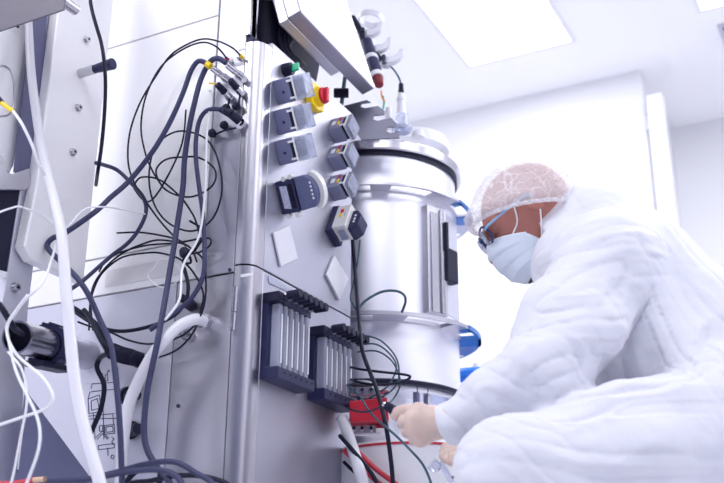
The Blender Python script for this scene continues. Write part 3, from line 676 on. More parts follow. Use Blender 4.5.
u_ = nrm(np.cross(ax_, ZZ)); 
rb_ = MB()
for k in range(18):
    an = k*math.pi/9; d_ = u_*math.cos(an)+np.cross(ax_, u_)*math.sin(an); tt = np.cross(ax_, d_)
    rb_.obox((p0+ax_*L*.33+d_*(r+.011)-tt*.002, ax_*L*.12, tt*.004, d_*.003))
mesh_obj('clamp_ribs', rb_, M['navy'], sp, 0)
bs = p0+ax_*L*.22-ZZ*(r+.004); mesh_obj('clamp_base', MB().obox((bs-u_*.02, ax_*L*.40, u_*.04, -ZZ*.014)), M['navy'], sp, 0, bevel=.003)

# ------------------------------------------------------------------ cables and hoses
def pth(pts, off=.03):
    return [S(p[0], p[1], p[2] if len(p) > 2 else off) for p in pts]
def cable(name, pts, r, mt, label, cat='cable', off=.03, group=None, seg=10, closed=False, n=7, raw=False):
    P_ = pts if raw else pth(pts, off)
    return tag(mesh_obj(name, MB().tube(spline(P_, n, closed), r, seg, closed=closed), M[mt], None, 180), label, cat, group)
def cable_thing(name, pts, r, mt, label, off=.03, cat='cable', raw=False, n=7, seg=10):
    P_ = pts if raw else pth(pts, off)
    t = thing(name, P_[0], label, cat); mesh_obj('jacket', MB().tube(spline(P_, n), r, seg), M[mt], t, 180); return t
def metal_plug(t, a_, b_, r, off=(.012, .03), mt='steel_pol', boot=None):
    A_, B_ = S(*a_, off[0]), S(*b_, off[1]); d_ = B_-A_
    m_ = MB().cyl(A_, A_+d_*.38, r*1.15, r*1.15, 14).cyl(A_+d_*.38, A_+d_*.52, r*.9).cyl(A_+d_*.52, B_, r, r*.9, 14)
    mesh_obj('plug', m_, M[mt], t, 30, bevel=.0008)
    if boot: C_ = S(*boot, off[1]+.012); mesh_obj('boot', MB().cyl(B_, C_, r*.8, r*.62, 12), M['cable_grey'], t)

# A: long thick cable crossing down to the left and looping round the white hose
t = cable_thing('thick_cable', [(209, 65, .055), (199, 61, .06), (191, 71, .06), (183, 93, .06), (170, 122, .07), (153, 151, .08), (130, 180, .09), (110, 198, .13), (95, 212, .18), (65, 233, .205), (53, 238, .21), (47.5, 244, .21), (49, 250, .215), (58, 259, .22), (76, 277, .23), (88, 294, .22), (100, 320, .2), (111, 346, .2), (116, 382, .2), (120, 428, .2), (122, 483, .2), (123, 530, .2)], .0060, 'cable_grey',
                'thick grey cable with a yellow tag, sweeping down left to hook round the hose')
metal_plug(t, (229, 81), (212, 68), .0082, (.02, .052)); mesh_obj('yellow_ring', MB().cyl(S(210.5, 66.5, .053), S(207, 64, .055), .0080), M['yellow'], t)
t = cable_thing('thick_cable', [(226, 63, .05), (218, 58.5, .055), (210, 62, .05), (201, 79, .045), (194.5, 103, .05), (189.5, 126, .05), (184.5, 160, .05), (183, 186, .05), (178, 220, .06), (174.5, 243, .07), (169.6, 272, .08), (164.6, 302, .10), (156.6, 346, .12), (147.6, 389, .12), (144, 425, .12), (146, 446, .12), (155, 464, .12), (171, 485, .12), (185, 520, .12)], .0064, 'cable_grey',
                'thick grey cable dropping nearly straight down the middle of the white panel')
metal_plug(t, (243, 78), (227, 65), .0082, (.015, .045))
t = cable_thing('thick_cable', [(224, 110, .05), (213, 109, .055), (205, 112, .055), (199, 122, .05), (196, 140, .05), (196, 160, .05), (199, 186, .05), (203, 216, .05), (204.5, 250, .05), (203, 276, .05), (193, 296, .05), (179.5, 309, .06), (166, 319, .09), (150, 330, .1)], .0052, 'cable_grey',
                'grey cable leaving a fat black boot and hanging down beside the panel seam')
mesh_obj('boot', MB().cyl(S(220, 109, .052), S(231, 114, .035), .007, .0105, 14).cyl(S(231, 114, .035), S(240, 121, .015), .0105, .011, 14), M['navy'], t, bevel=.001)
mesh_obj('lock_ring', MB().cyl(S(241, 122, .012), S(244, 124.5, 0), .009, .009), M['steel_pol'], t)
for a_, b_, lab in (((241, 93), (230, 80), 'short black plug in the upper right socket of the connector panel'), ((230, 98), (217, 84), 'black plug with a thin white tube end in the left socket')):
    t = thing('black_plug', S(*a_, .01), lab, 'plug')
    A_, B_ = S(*a_, .01), S(*b_, .05); d_ = B_-A_
    mesh_obj('collar', MB().cyl(A_, A_+d_*.4, .0085, .0085), M['steel_pol'], t, bevel=.001); mesh_obj('plug_body', MB().cyl(A_+d_*.4, B_, .009, .0075), M['navy'], t, bevel=.001)
mesh_obj('tip', MB().cyl(S(216, 84, .052), S(209, 83, .058), .002), M['yellow'], t)

def tipcable(pts, tipc, lab, tip):
    t = cable_thing('thin_cable', pts, .0022, 'cable_black', lab, off=.05)
    mesh_obj('coloured_tip', MB().cyl(S(*tip[0], .02), S(*tip[1], .004), .0042), M[tipc], t)
    mesh_obj('brass_pin', MB().cyl(S(*tip[1], .004), S(*tip[2], 0), .003), M['steel_pol'], t); return t
tipcable([(240, 55, .02), (232.6, 48), (219, 41.5), (203, 39), (186, 45), (170, 56), (156, 76), (140, 103), (130, 132), (128, 160), (133, 180), (145, 200), (160, 221), (176, 238), (188, 246)], 'yellow',
         'thin black cable with a yellow tip making the larger arc over the white panel', [(240, 55), (243, 58), (247, 61)])
tipcable([(227, 58.5, .02), (216, 46.5), (201, 42.5), (180, 51), (160, 68), (146, 96), (141, 126), (145, 152), (153, 172), (163, 187)], 'red',
         'thin black cable with a red tip making the smaller arc over the white panel', [(226, 58), (229, 60.5), (233, 63)])
K = 'cable_black'
cable('looped_cable', [(153, 152), (165, 137), (183, 131), (206, 139), (218, 160), (222, 190), (213, 218), (193, 231), (170, 224), (155, 206), (149, 180)], .0022, K, 'thin black cable coiled in the largest loop on the white panel', closed=True, off=.035)
cable('looped_cable', [(183, 157), (200, 158), (215, 170), (212, 186), (190, 197), (166, 190), (156, 172), (165, 160)], .0022, K, 'thin black cable coiled in the small flat loop inside the largest one', closed=True, off=.04)
cable('thin_cable', [(186, 110, .02), (180, 150), (152, 200), (135, 190), (136, 182), (143, 177), (160, 180), (179.5, 196), (190, 210), (196, 222), (199, 240), (190, 252)], .0022, K, 'thin black cable with a rounded hook at mid height of the white panel', off=.03)
cable('dark_cable', [(96, 163, .15), (104, 165, .10), (117, 170), (130, 182), (143, 197), (146, 212), (139, 229), (128, 243), (110, 257), (85, 279, .11), (74, 287, .18), (66, 291, .2)], .0048, 'cable_grey', 'dark grey cable bowing out to the right behind the white cover', off=.045)
cable('thin_cable', [(117, 233), (143, 232.6), (176, 239), (186, 246)], .0022, K, 'short thin black cable lying nearly level across the panel', off=.02)
cable('thin_cable', [(99, 272, .03), (110, 257), (143, 246), (176, 243), (207, 238), (210, 245), (200, 252), (188, 254)], .0022, K, 'thin black cable rising gently to the panel seam', off=.03)
cable('thin_cable', [(89, 330, .1), (90.6, 298, .07), (95.6, 281), (108, 265), (123, 253), (140, 245), (160, 240), (188, 246), (197, 262)], .0022, K, 'upper one of two thin black cables curving up from the steel pipe', off=.04)
cable('thin_cable', [(93, 330, .1), (91, 309, .07), (92, 295), (100, 276), (113, 263), (126, 256), (145, 253), (160, 253), (179.5, 259), (193, 272), (203, 292), (201, 309), (194, 331), (178, 349), (156, 358), (144, 357)], .0022, K, 'lower one of two thin black cables, running on round to the hose fitting', off=.04)
cable('dark_cable', [(68, 302, .12), (73, 310), (90, 322), (110, 330), (131, 330.5), (157, 324), (176, 314), (186, 300), (188, 285), (184, 268)], .0042, K, 'black cable sagging under the notice sheet to a wall fitting', off=.05)
cable('thin_cable', [(78, 322, .1), (95, 328), (110, 332), (128, 340), (149, 344), (174.5, 339), (192, 328), (202, 312), (206, 290), (204, 262), (196, 252)], .0022, K, 'thin black cable sagging lowest over the lower panel', off=.045)
cable('thin_cable', [(186, 248, .03), (191, 262, .035), (183, 262, .03), (188, 253, .03), (195, 250), (204, 232), (190, 221, .02)], .0028, K, 'short black cable knotted at the tie point', off=.03)
t = thing('cable_tie_knot', S(186, 254, .03), 'dark lump where the thin cables are tied together on the panel', 'cable tie')
mesh_obj('knot', MB().lathe([(0, -.012), (.010, -.010), (.013, 0), (.010, .010), (0, .012)], S(185, 253, .05), V(.3, -1, .2), 14), M['navy'], t)
# black ribbed conduit
cr = [S(112, 351, .05), S(122, 355, .05), (S(132, 357.5, .045)), S(142, 361, .03)]
rb_ = spline(cr, 12); rr = [.0165+.0022*(i % 2) for i in range(len(rb_))]
tag(mesh_obj('ribbed_conduit', MB().tube(rb_, rr, 14), M['navy'], None, 30), 'short thick black ribbed conduit beside the steel pipe', 'conduit')
cable('black_cable', [(84, 310, .15), (90, 318, .16), (100, 338, .17), (107, 352, .16), (100, 358, .1), (97, 368, .09), (104, 385.5, .08), (101, 408, .08), (93, 428, .08), (85, 445, .06)], .0054, K, 'thick black cable curving down behind the end of the steel pipe')
cable('black_cable', [(70, 306, .15), (80, 312, .15), (96, 324, .14), (107, 341, .12), (113, 352, .08)], .0055, K, 'black cable running into the ribbed conduit')
cable('black_cable', [(-10, 296, .42), (0, 306, .42), (8, 318, .40), (14, 328, .37), (22, 334, .32)], .0062, K, 'black cable entering at the left edge above the open pipe')
# floor coils at the bottom
cable('coiled_cable', [(60, 490, .16), (90, 479, .16), (117, 472, .16), (146, 464, .16), (174.5, 462, .17), (196, 473, .17), (212, 483, .17), (222, 500, .17)], .0056, 'cable_grey', 'thick grey cable arching highest across the bottom edge')
cable('coiled_cable', [(30, 482, .22), (60, 481, .22), (95, 478, .21), (130, 471.5, .2), (160, 470, .2), (176, 476, .2), (186, 490, .2)], .0056, 'cable_grey', 'dark cable running in from the left along the bottom edge')
cable('coiled_cable', [(110, 500, .12), (130, 484, .12), (150, 481, .12), (174.5, 476, .12), (200, 476, .12), (225, 483, .12), (240, 498, .12)], .0052, K, 'black cable lying lowest at the bottom edge beside the corner post')
cable('coiled_cable', [(120, 500, .1), (128, 480, .1), (138, 470, .1), (150, 464, .1), (160, 472, .1), (158, 490, .1)], .006, K, 'black cable turning over at the bottom under the hanging cables')
cable('black_cable', [(105, -20, .1), (100, -10, .22), (91, -2, .24), (92, 10, .24), (96, 25, .24), (101, 42, .24), (104, 60, .255), (105.5, 85, .25), (104, 120, .23), (101, 150, .22), (98, 170, .2), (96, 185, .12)], .0042, K, 'black cable hanging over the white cover through the bolt-on guide')
# white cables
W_ = 'white_cable'
t = cable_thing('white_cable', [(209, 90, .06), (211, 96, .05), (207, 132), (206, 160), (205, 193), (199, 236, .06), (183, 266, .08), (179.5, 299, .1), (165, 320, .12)], .0026, W_, 'thin white cable hanging from the connectors along the panel seam', off=.06)
cable('white_cable_loop', [(153, 269), (160, 260), (172, 261), (181, 273), (174, 284), (160, 287), (148, 277)], .0016, W_, 'thin white cable coiled in a loop over the notice sheet', closed=True, off=.04)
t = cable_thing('white_cable', [(13, 111, .42), (22, 124, .42), (32, 145, .40), (37, 160, .38), (45, 175, .34)], .0032, W_, 'white cable with a yellow sleeve near the top of the left edge')
mesh_obj('yellow_sleeve', MB().tube(spline(pth([(2, 103, .42), (7, 107, .42), (13, 111, .42)]), 3), .0050, 8), M['yellow'], t); mesh_obj('dark_end', MB().tube(spline(pth([(-12, 80, .42), (-4, 95, .42), (2, 103, .42)]), 4), .006, 8), M['navy'], t)
cable('white_cable', [(-10, 216, .42), (0, 212, .42), (12, 208, .40), (21, 207, .36), (42, 215, .30), (58, 226, .28), (68.6, 225.7, .26), (78, 215, .24), (88, 208, .22), (105, 207, .18), (125, 210, .1), (145, 214, .05)], .0020, W_, 'very thin white cable running level across the white cover', off=.27)
cable('white_cable', [(56, 245, .26), (51, 262, .30), (46, 276, .34), (39, 287), (25, 300), (16, 312), (8, 324), (8, 338), (18, 356), (43, 378), (53, 396), (50, 405), (43, 410), (21.5, 417.5), (0, 424.7), (-12, 429)], .0028, W_, 'white cable looping in front of the open pipe and back left', off=.42)
cable('white_cable', [(28, 295), (18, 308), (7, 326), (10, 346), (16, 371), (27, 395), (36, 414), (40, 432), (38, 452), (28, 480), (20, 500)], .0028, W_, 'white cable falling past the gusset plate to the bottom left corner', off=.44)
cable('white_cable', [(2, 505), (12, 480), (20, 440), (27, 400), (22, 370), (8, 352)], .0022, W_, 'thin white cable along the edge of the gusset plate', off=.40)
t = cable_thing('red_sleeved_cable', [(-20, 484, .3), (10, 484, .3), (26, 482, .3), (34, 480, .3)], .006, 'red_hose', 'short red sleeved cable end in the bottom left corner')
mesh_obj('brass_end', MB().tube(pth([(34, 480, .3), (45, 479, .3)]), .0055, 8), mat('dull_brass', (.6, .42, .30), .35, .8), t)
# hoses
cable('white_hose', [(27, -20, .32), (28.6, 25, .32), (32, 80, .32), (42, 150, .31), (53, 196, .30), (61.6, 234.5, .3), (66, 290, .3), (69, 320, .3), (75, 382, .3), (86, 435, .3), (98.6, 478, .3), (108, 520, .3)], [.0085+.0035*min(1, i/45) for i in range(78)], 'hose', 'thick milky white hose hanging across the white cover', 'hose', seg=18)
t = thing('curved_hose', S(207, 322, 0), 'milky white hose curving down from a steel nut on the lower panel', 'hose')
mesh_obj('hose_body', MB().tube(spline(pth([(204, 321, .02), (194, 319.5, .05), (178, 327, .08), (163, 342, .1), (151, 358, .1), (139, 380, .1), (128.5, 407, .1), (122.5, 446, .1), (121, 483, .1), (121, 530, .1)]), 8), .0125, 18), M['hose'], t, 180)
mesh_obj('nut', MB().cyl(S(207, 322, 0), S(202, 321, .022), .017, .017, 6).cyl(S(204, 321, .01), S(201, 320.5, .026), .0165, .0165, 18), M['steel_pol'], t, bevel=.001)

# cables between the cabinet and the tank
R_ = lambda pts: [at(*p) for p in pts]
cable('black_cable', R_([(352, 228, 2.50), (353, 247, 2.5), (355, 271, 2.5), (357, 296, 2.48), (359, 321, 2.45), (361.7, 347, 2.4), (366, 362, 2.36), (370, 372, 2.34), (378, 393.4, 2.32), (385, 421.5, 2.3), (389.6, 449.5, 2.3), (393, 483, 2.3), (395, 530, 2.3)]), .0050, K, 'thick black cable hanging in front of the tank from the ivory pump head', raw=True)
cable('thin_cable', R_([(360, 240, 2.5), (357, 266, 2.5), (353, 285, 2.5), (350.5, 298, 2.49), (354, 306, 2.49), (359, 314, 2.5)]), .0022, 'cable_teal', 'very thin teal cable beside the thick black one below the ivory pump', raw=True)
cable('thin_cable', R_([(357, 313, 2.55), (362, 304, 2.55), (371, 297, 2.55), (383, 291.5, 2.55), (396, 291, 2.55), (404, 295, 2.56), (405.5, 302, 2.57), (402, 312, 2.6)]), .0034, 'cable_teal', 'dark cable arching over the middle ring flange of the tank', raw=True)
for pts, lab in (([(357, 335, 2.48), (372, 337, 2.46), (383.5, 342.6, 2.46), (395, 355.7, 2.46), (399, 370, 2.46), (396.5, 384.6, 2.46), (383.5, 396, 2.46), (365, 399, 2.47), (350, 395, 2.5)], 'outermost thin cable loop in front of the lower tank band'),
                 ([(357, 345.5, 2.5), (375, 344, 2.45), (389, 353, 2.45), (396.5, 367, 2.45), (389, 384.6, 2.45), (378, 393, 2.45), (366, 400, 2.45)], 'middle thin cable loop in front of the lower tank band'),
                 ([(357, 352, 2.5), (376, 351, 2.44), (390, 359, 2.44), (398, 372, 2.44), (400, 385, 2.44), (394, 398, 2.44), (384, 407, 2.40)], 'innermost thin cable loop, running down to the plug in the glove')):
    cable('looped_cable', R_(pts), .0021, 'cable_teal', lab, raw=True)
cable('looped_cable', R_([(350, 367, 2.5), (357, 368.7, 2.42), (378, 371.6, 2.38), (404, 374.5, 2.38), (410, 377.5, 2.38), (398, 383, 2.38), (375, 384.6, 2.38), (357, 381.7, 2.42), (350, 379, 2.5)]), .0030, K, 'flat black cable loop lying level in front of the tank', raw=True)
cable('thin_cable', R_([(347, 385, 2.40), (359.6, 396, 2.36), (369, 411, 2.34), (379, 421, 2.30), (394, 434, 2.2), (410, 449.6, 2.15), (423.5, 465.7, 2.15), (432, 487, 2.15), (438, 520, 2.15)]), .0026, 'cable_teal', 'thin teal cable slanting down to the right below the gloved hand', raw=True)
cable('black_cable', R_([(340, 436, 2.4), (349, 446, 2.36), (360, 459, 2.34), (372, 474, 2.34), (382, 492, 2.34)]), .0050, K, 'black cable slanting over the white tube at the bottom', raw=True)
cable('black_cable', R_([(344, 462, 2.44), (352, 470, 2.42), (364, 480, 2.4), (375, 500, 2.4)]), .0040, K, 'lowest black cable beside the cabinet at the bottom edge', raw=True)
cable('red_hose', R_([(346, 440, 2.41), (360, 454, 2.40), (377, 470, 2.385), (398, 486, 2.38), (420, 510, 2.38)]), .0062, 'red_hose', 'upper one of two red hoses below the red box', 'hose', raw=True)
cable('red_hose', R_([(344, 450, 2.40), (358, 463, 2.39), (372, 477, 2.38), (388, 492, 2.38), (400, 510, 2.38)]), .0062, 'red_hose', 'lower one of two red hoses below the red box', 'hose', raw=True)
cable('white_tube', R_([(342, 418, 2.44), (350, 440, 2.40), (358, 466, 2.34), (364, 486, 2.34), (370, 520, 2.34)]), .0135, 'hose', 'pale tube slanting down from the cabinet edge at the bottom', 'hose', raw=True, seg=14)

# ------------------------------------------------------------------ the person: smooth distance-field surfaces
def cone(p, a, b, ra, rb):
    ab = b-a; t = np.clip((p-a) @ ab/(ab @ ab), 0, 1)
    return np.linalg.norm(p-a-t[:, None]*ab, axis=1) - (ra+(rb-ra)*t)
def ell(p, c, r, R=None):
    q = (p-c) if R is None else (p-c) @ R.T
    k0 = np.linalg.norm(q/r, axis=1); k1 = np.linalg.norm(q/(r*r), axis=1)+1e-9
    return k0*(k0-1)/k1
def smin(ds, k):
    d = ds[0]
    for e in ds[1:]:
        h = np.clip(.5+.5*(e-d)/k, 0, 1); d = e*(1-h)+d*h-k*h*(1-h)
    return d
def surface(fn, lo, hi, h, blk=4):
    n = np.ceil((hi-lo)/h/blk).astype(int)*blk + 1
    g = [lo[i]+h*np.arange(n[i]) for i in range(3)]
    nb = (n-1)//blk+1; cg = [lo[i]+h*blk*(np.arange(nb[i])+.5) for i in range(3)]
    C = np.stack(np.meshgrid(*cg, indexing='ij'), -1).reshape(-1, 3)
    cv = fn(C).reshape(nb)
    full = cv.repeat(blk, 0).repeat(blk, 1).repeat(blk, 2)[:n[0], :n[1], :n[2]].astype(np.float32)
    idx = np.argwhere(np.abs(full) < h*blk*1.6)
    P_ = lo + idx*h
    full[idx[:, 0], idx[:, 1], idx[:, 2]] = np.concatenate([fn(c) for c in np.array_split(P_, max(1, len(P_)//200000))])
    ins = full < 0; m = n-1
    cnt = np.zeros(m, np.uint8)
    for dx in (0, 1):
        for dy in (0, 1):
            for dz in (0, 1): cnt += ins[dx:m[0]+dx, dy:m[1]+dy, dz:m[2]+dz]
    cells = np.argwhere((cnt > 0) & (cnt < 8)); vid = -np.ones(m, int); vid[tuple(cells.T)] = np.arange(len(cells))
    acc = np.zeros((len(cells), 3)); num = np.zeros(len(cells))
    cor = [V(a, b, c).astype(int) for a in (0, 1) for b in (0, 1) for c in (0, 1)]
    for i in range(8):
        for j in range(i+1, 8):
            if np.abs(cor[i]-cor[j]).sum() != 1: continue
            va = full[tuple((cells+cor[i]).T)]; vb = full[tuple((cells+cor[j]).T)]
            c = (va < 0) != (vb < 0); t = np.where(c, va/(va-vb+1e-12), 0)
            acc += (cor[i]+(cor[j]-cor[i])*t[:, None])*c[:, None]; num += c
    verts = lo + (cells + acc/num[:, None])*h
    faces = []
    for ax in range(3):
        o = [0, 0, 0]; o[ax] = 1; s0 = ins[:n[0]-o[0], :n[1]-o[1], :n[2]-o[2]]; s1 = ins[o[0]:, o[1]:, o[2]:]
        b, c = (ax+1) % 3, (ax+2) % 3
        e = np.argwhere(s0 != s1); e = e[(e[:, b] > 0) & (e[:, c] > 0) & (e[:, b] < m[b]) & (e[:, c] < m[c])]
        fl = s0[tuple(e.T)]; eb = np.zeros(3, int); ec = np.zeros(3, int); eb[b] = 1; ec[c] = 1
        q = np.stack([vid[tuple((e-eb-ec).T)], vid[tuple((e-ec).T)], vid[tuple(e.T)], vid[tuple((e-eb).T)]], 1)
        q[~fl] = q[~fl][:, ::-1]; faces.append(q)
    return verts, np.concatenate(faces)
def vnoise(p, seed=0):                         # value noise -1..1
    i = np.floor(p).astype(np.int64); f = p-i; f = f*f*f*(f*(f*6-15)+10)
    def hsh(a, b, c):
        n = (a*374761393 + b*668265263 + c*2147483647 + seed*974634777) & 0xffffffff
        n = ((n ^ (n >> 13))*1274126177) & 0xffffffff; return ((n ^ (n >> 16)) & 0xffff)/32767.5-1
    r = 0
    for dx in (0, 1):
        for dy in (0, 1):
            for dz in (0, 1):
                w_ = (f[:, 0] if dx else 1-f[:, 0])*(f[:, 1] if dy else 1-f[:, 1])*(f[:, 2] if dz else 1-f[:, 2])
                r = r + w_*hsh(i[:, 0]+dx, i[:, 1]+dy, i[:, 2]+dz)
    return r
def vnormals(v, f):
    n = np.zeros_like(v); fn_ = np.cross(v[f[:, 2]]-v[f[:, 0]], v[f[:, 3]]-v[f[:, 1]])
    for k in range(4): np.add.at(n, f[:, k], fn_)
    return n/(np.linalg.norm(n, axis=1)[:, None]+1e-12)
def np_obj(name, v, f, mt, parent=None, label=None):
    m = MB(); m.v = v; m.f = f.tolist(); return tag(mesh_obj(name, m, mt, parent, 180), label)

HD = 2.10
pel_n, pel_f = at(742, 436, 1.98), at(742, 436, 2.20)
pel = (pel_n+pel_f)/2
sh_n, sh_f = at(612, 262, 1.97), at(605, 262, 2.30)
chest, mid = at(628, 288, 2.12), at(678, 342, 2.10)
c7 = at(597, 228, 2.12)
el_n, wr_n = at(548, 378, 1.86), at(452, 421, 1.885)
el_f, wr_f = at(540, 420, 2.34), at(482, 455, 2.16)
kn_n = at(513, 470, 1.76); an_n = V(*(kn_n+RH*.20+FH*.02)[:2], .10); toe_n = an_n - RH*.19 + V(0, 0, -.055)
kn_f = V(*(kn_n+RH*.10+FH*.36)[:2], .075); an_f = kn_f + RH*.40 + V(0, 0, .02); toe_f = an_f + RH*.10 - V(0, 0, .045)
an_n[2] = .095; toe_n[2] = .04
# head frame
HO = at(524, 212, HD)
hf = nrm(-.78*RH - .64*ZZ + .10*FH); hu = nrm(-.62*RH + .78*ZZ); hu = nrm(hu - hf*(hu @ hf)); hl = np.cross(hu, hf)   # hl: the person's left, towards the camera
HR = np.array([hf, hl, hu])
hp = lambda f, l, u: HO + hf*f + hl*l + hu*u
E_ = lambda p, c, r: ell(p, hp(*c), V(*r), HR)
def head_sdf(p):
    d = smin([E_(p, (-.012, 0, .010), (.098, .077, .088)), E_(p, (.045, 0, -.035), (.055, .060, .070)),
              E_(p, (.050, 0, -.085), (.046, .046, .040)), E_(p, (.02, 0, -.07), (.05, .055, .05))], .03)
    d = smin([d, cone(p, hp(.085, 0, .005), hp(.116, 0, -.036), .010, .013)], .018)
    for s_ in (-1, 1):
        d = -smin([-d, E_(p, (.097, .031*s_, .004), (.022, .018, .013))], .014)          # sockets
        d = smin([d, E_(p, (.078, .031*s_, .004), (.013, .013, .012))], .004)            # eyes
        d = smin([d, cone(p, hp(.088, .014*s_, .022), hp(.078, .048*s_, .020), .007, .006)], .012)   # brow
        ear = -smin([-E_(p, (-.008, .080*s_, -.004), (.019, .010, .032)), E_(p, (-.004, .089*s_, -.002), (.011, .007, .021))], .005)
        d = smin([d, ear], .006)
    d = smin([d, cone(p, hp(.096, -.016, -.072), hp(.096, .016, -.072), .007, .007)], .01)   # lips
    return d
def body_sdf(p):
    c = lambda a, b, ra, rb: cone(p, a, b, ra, rb)
    t = smin([c(chest, mid, .115, .11), c(mid, pel, .11, .12), c(sh_n, sh_f, .06, .06), c(pel_n, pel_f, .10, .10), c(c7, chest, .06, .10),
              c(sh_n, el_n, .047, .038), c(el_n, wr_n, .036, .024), c(sh_f, el_f, .047, .038), c(el_f, wr_f, .036, .024),
              c(pel_n, kn_n, .085, .055), c(kn_n, an_n, .052, .036), c(an_n, toe_n, .034, .03),
              c(pel_f, kn_f, .085, .055), c(kn_f, an_f, .05, .034), c(an_f, toe_f, .03, .028),
              c(wr_n, wr_n-RH*.045, .020, .020), c(wr_f, wr_f-RH*.045, .020, .020)], .03)
    return smin([t, c(hp(-.02, 0, -.06), c7, .052, .062), head_sdf(p)], .02)
person = thing('person', V(*pel[:2], 0), 'person crouching in white coveralls with hair cap, mask and glasses, holding a plug', 'person')
lo = V(-1.35, 1.3, -.02); hi = V(.25, 2.75, 1.30)
allp = np.array([pel_n, pel_f, sh_n, sh_f, el_n, wr_n, wr_f, kn_n, kn_f, an_f, toe_f, toe_n, HO, wr_n-RH*.1])
lo, hi = allp.min(0)-.2, allp.max(0)+.2; lo[2] = -.02
v_, f_ = surface(body_sdf, lo, hi, .005)
np_obj('body', v_, f_, M['skin'], person)

# coverall
def suit_parts(p):
    c = lambda a, b, ra, rb: cone(p, a, b, ra, rb)
    shn2 = at(607, 258, 1.98)
    return [c(chest, mid, .155, .150), c(mid, pel, .150, .155), smin([c(sh_n, sh_f, .085, .085), c(at(575, 262, 2.0), at(575, 262, 2.25), .06, .06)], .04),
            smin([c(pel_n, pel_f, .145, .145), c(mid, pel_n, .12, .13), c(mid, at(628, 378, 2.04), .12, .085)], .04),
            c(c7, at(556, 243, 2.10), .078, .070), c(c7, chest, .095, .13), smin([c(at(566, 268, 2.08), at(590, 290, 2.08), .060, .09), c(at(562, 250, 2.03), at(553, 282, 2.04), .034, .036)], .03),
            c(shn2, at(572, 325, 1.90), .088, .088), c(at(572, 325, 1.90), el_n, .088, .072), c(el_n, at(498, 398, 1.87), .068, .056), c(at(498, 398, 1.87), wr_n, .055, .037),
            c(sh_f, el_f, .085, .07), c(el_f, wr_f, .066, .045),
            c(pel_n, at(620, 455, 1.86), .125, .112), c(at(620, 455, 1.86), kn_n, .112, .084), c(kn_n, an_n, .088, .062), c(an_n, toe_n, .052, .04),
            c(pel_f, kn_f, .13, .09), c(kn_f, an_f, .085, .06), c(an_f, toe_f, .05, .04)]
def suit_sdf(p):
    P_ = suit_parts(p)
    torso = smin(P_[0:7], .05); arm = smin(P_[7:11], .03); armf = smin(P_[11:13], .03)
    leg = smin(P_[13:17], .03); legf = smin(P_[17:], .03)
    d = smin([torso, arm], .028); d = smin([d, armf], .03); lg = smin([leg, legf], .02); d = smin([d, lg], .022)
    # open neckline and cut cuffs
    nk = (p-at(546, 243, 2.10)) @ nrm(at(546, 243, 2.10)-c7)
    d = np.maximum(d, np.where(np.linalg.norm(p-at(548, 243, 2.1), axis=1) < .085, nk-.014, -1))
    for w_, e_ in ((wr_n, at(498, 398, 1.87)), (wr_f, el_f)):
        ax = nrm(w_-e_); d = np.maximum(d, np.where(np.linalg.norm(p-w_, axis=1) < .10, (p-w_) @ ax-.018, -1))
    return d
v_, f_ = surface(suit_sdf, lo, hi, .0045)
nv = vnormals(v_, f_)
parts = np.array(suit_parts(v_))                # fold direction follows the nearest limb
grp = np.array([0, 0, 1, 0, 1, 0, 0, 2, 2, 3, 3, 2, 3, 4, 4, 5, 5, 4, 5, 5]); 
wts = np.stack([np.exp(-40*np.maximum(parts[grp == k].min(0), -.02)) for k in range(6)], 1); wts /= wts.sum(1)[:, None]
dirs = [nrm(mid-chest+ZZ*-.02), nrm(RH+ZZ*.3), nrm(nrm(el_n-sh_n)*.35+RH*.8+ZZ*.35), nrm(np.cross(nrm(wr_n-el_n), FH)+nrm(el_n-wr_n)*.6), nrm(kn_n-pel_n+ZZ*.05), nrm(RH+ZZ*-.6)]
def folds(p, d, sc, seed):
    d = nrm(d); a = np.cross(d, FH); a = nrm(a); b = np.cross(d, a)
    q = np.stack([(p @ d)*sc*.07, (p @ a)*sc, (p @ b)*sc*.8], 1)
    wq = np.stack([vnoise(p*6+k*7.7, seed+k) for k in range(3)], 1)*V(.15, .42, .42)
    q = q+wq; n1 = vnoise(q, seed); n2 = vnoise(q*2.1+5, seed+3)
    q3 = np.stack([(p @ d)*sc*.14, (p @ a)*sc*2.6, (p @ b)*sc*2.2], 1) + wq*1.6; n3 = vnoise(q3, seed+9)
    return (1-2.4*np.abs(n1))*.85 - .75*np.exp(-np.abs(n2)/.14) + .32*np.exp(-np.abs(n3)/.12) + .15
disp = sum(wts[:, k]*folds(v_, dirs[k], 13, 11+k) for k in range(6))
fine = vnoise(v_*38, 77)*.14+vnoise(v_*18, 7)*.3
dens = np.ones(len(v_))                        # deeper creases where the cloth bunches
for c_, r_, g_ in ((at(640, 320, 1.98), .12, 1.1), (at(575, 390, 1.84), .12, 1.1), (at(515, 380, 1.86), .10, .8), (at(700, 400, 1.95), .14, .9), (at(475, 425, 1.86), .07, .5), (at(600, 480, 1.8), .14, .8)):
    dens += g_*np.exp(-(np.linalg.norm(v_-c_, axis=1)/r_)**2)
hdm = np.clip((np.linalg.norm(v_-at(548, 243, 2.1), axis=1)-.06)/.08, .25, 1)
v2 = v_ + nv*((disp+fine)*.0062*dens*hdm)[:, None]
np_obj('coverall', v2, f_, M['suit'], person)
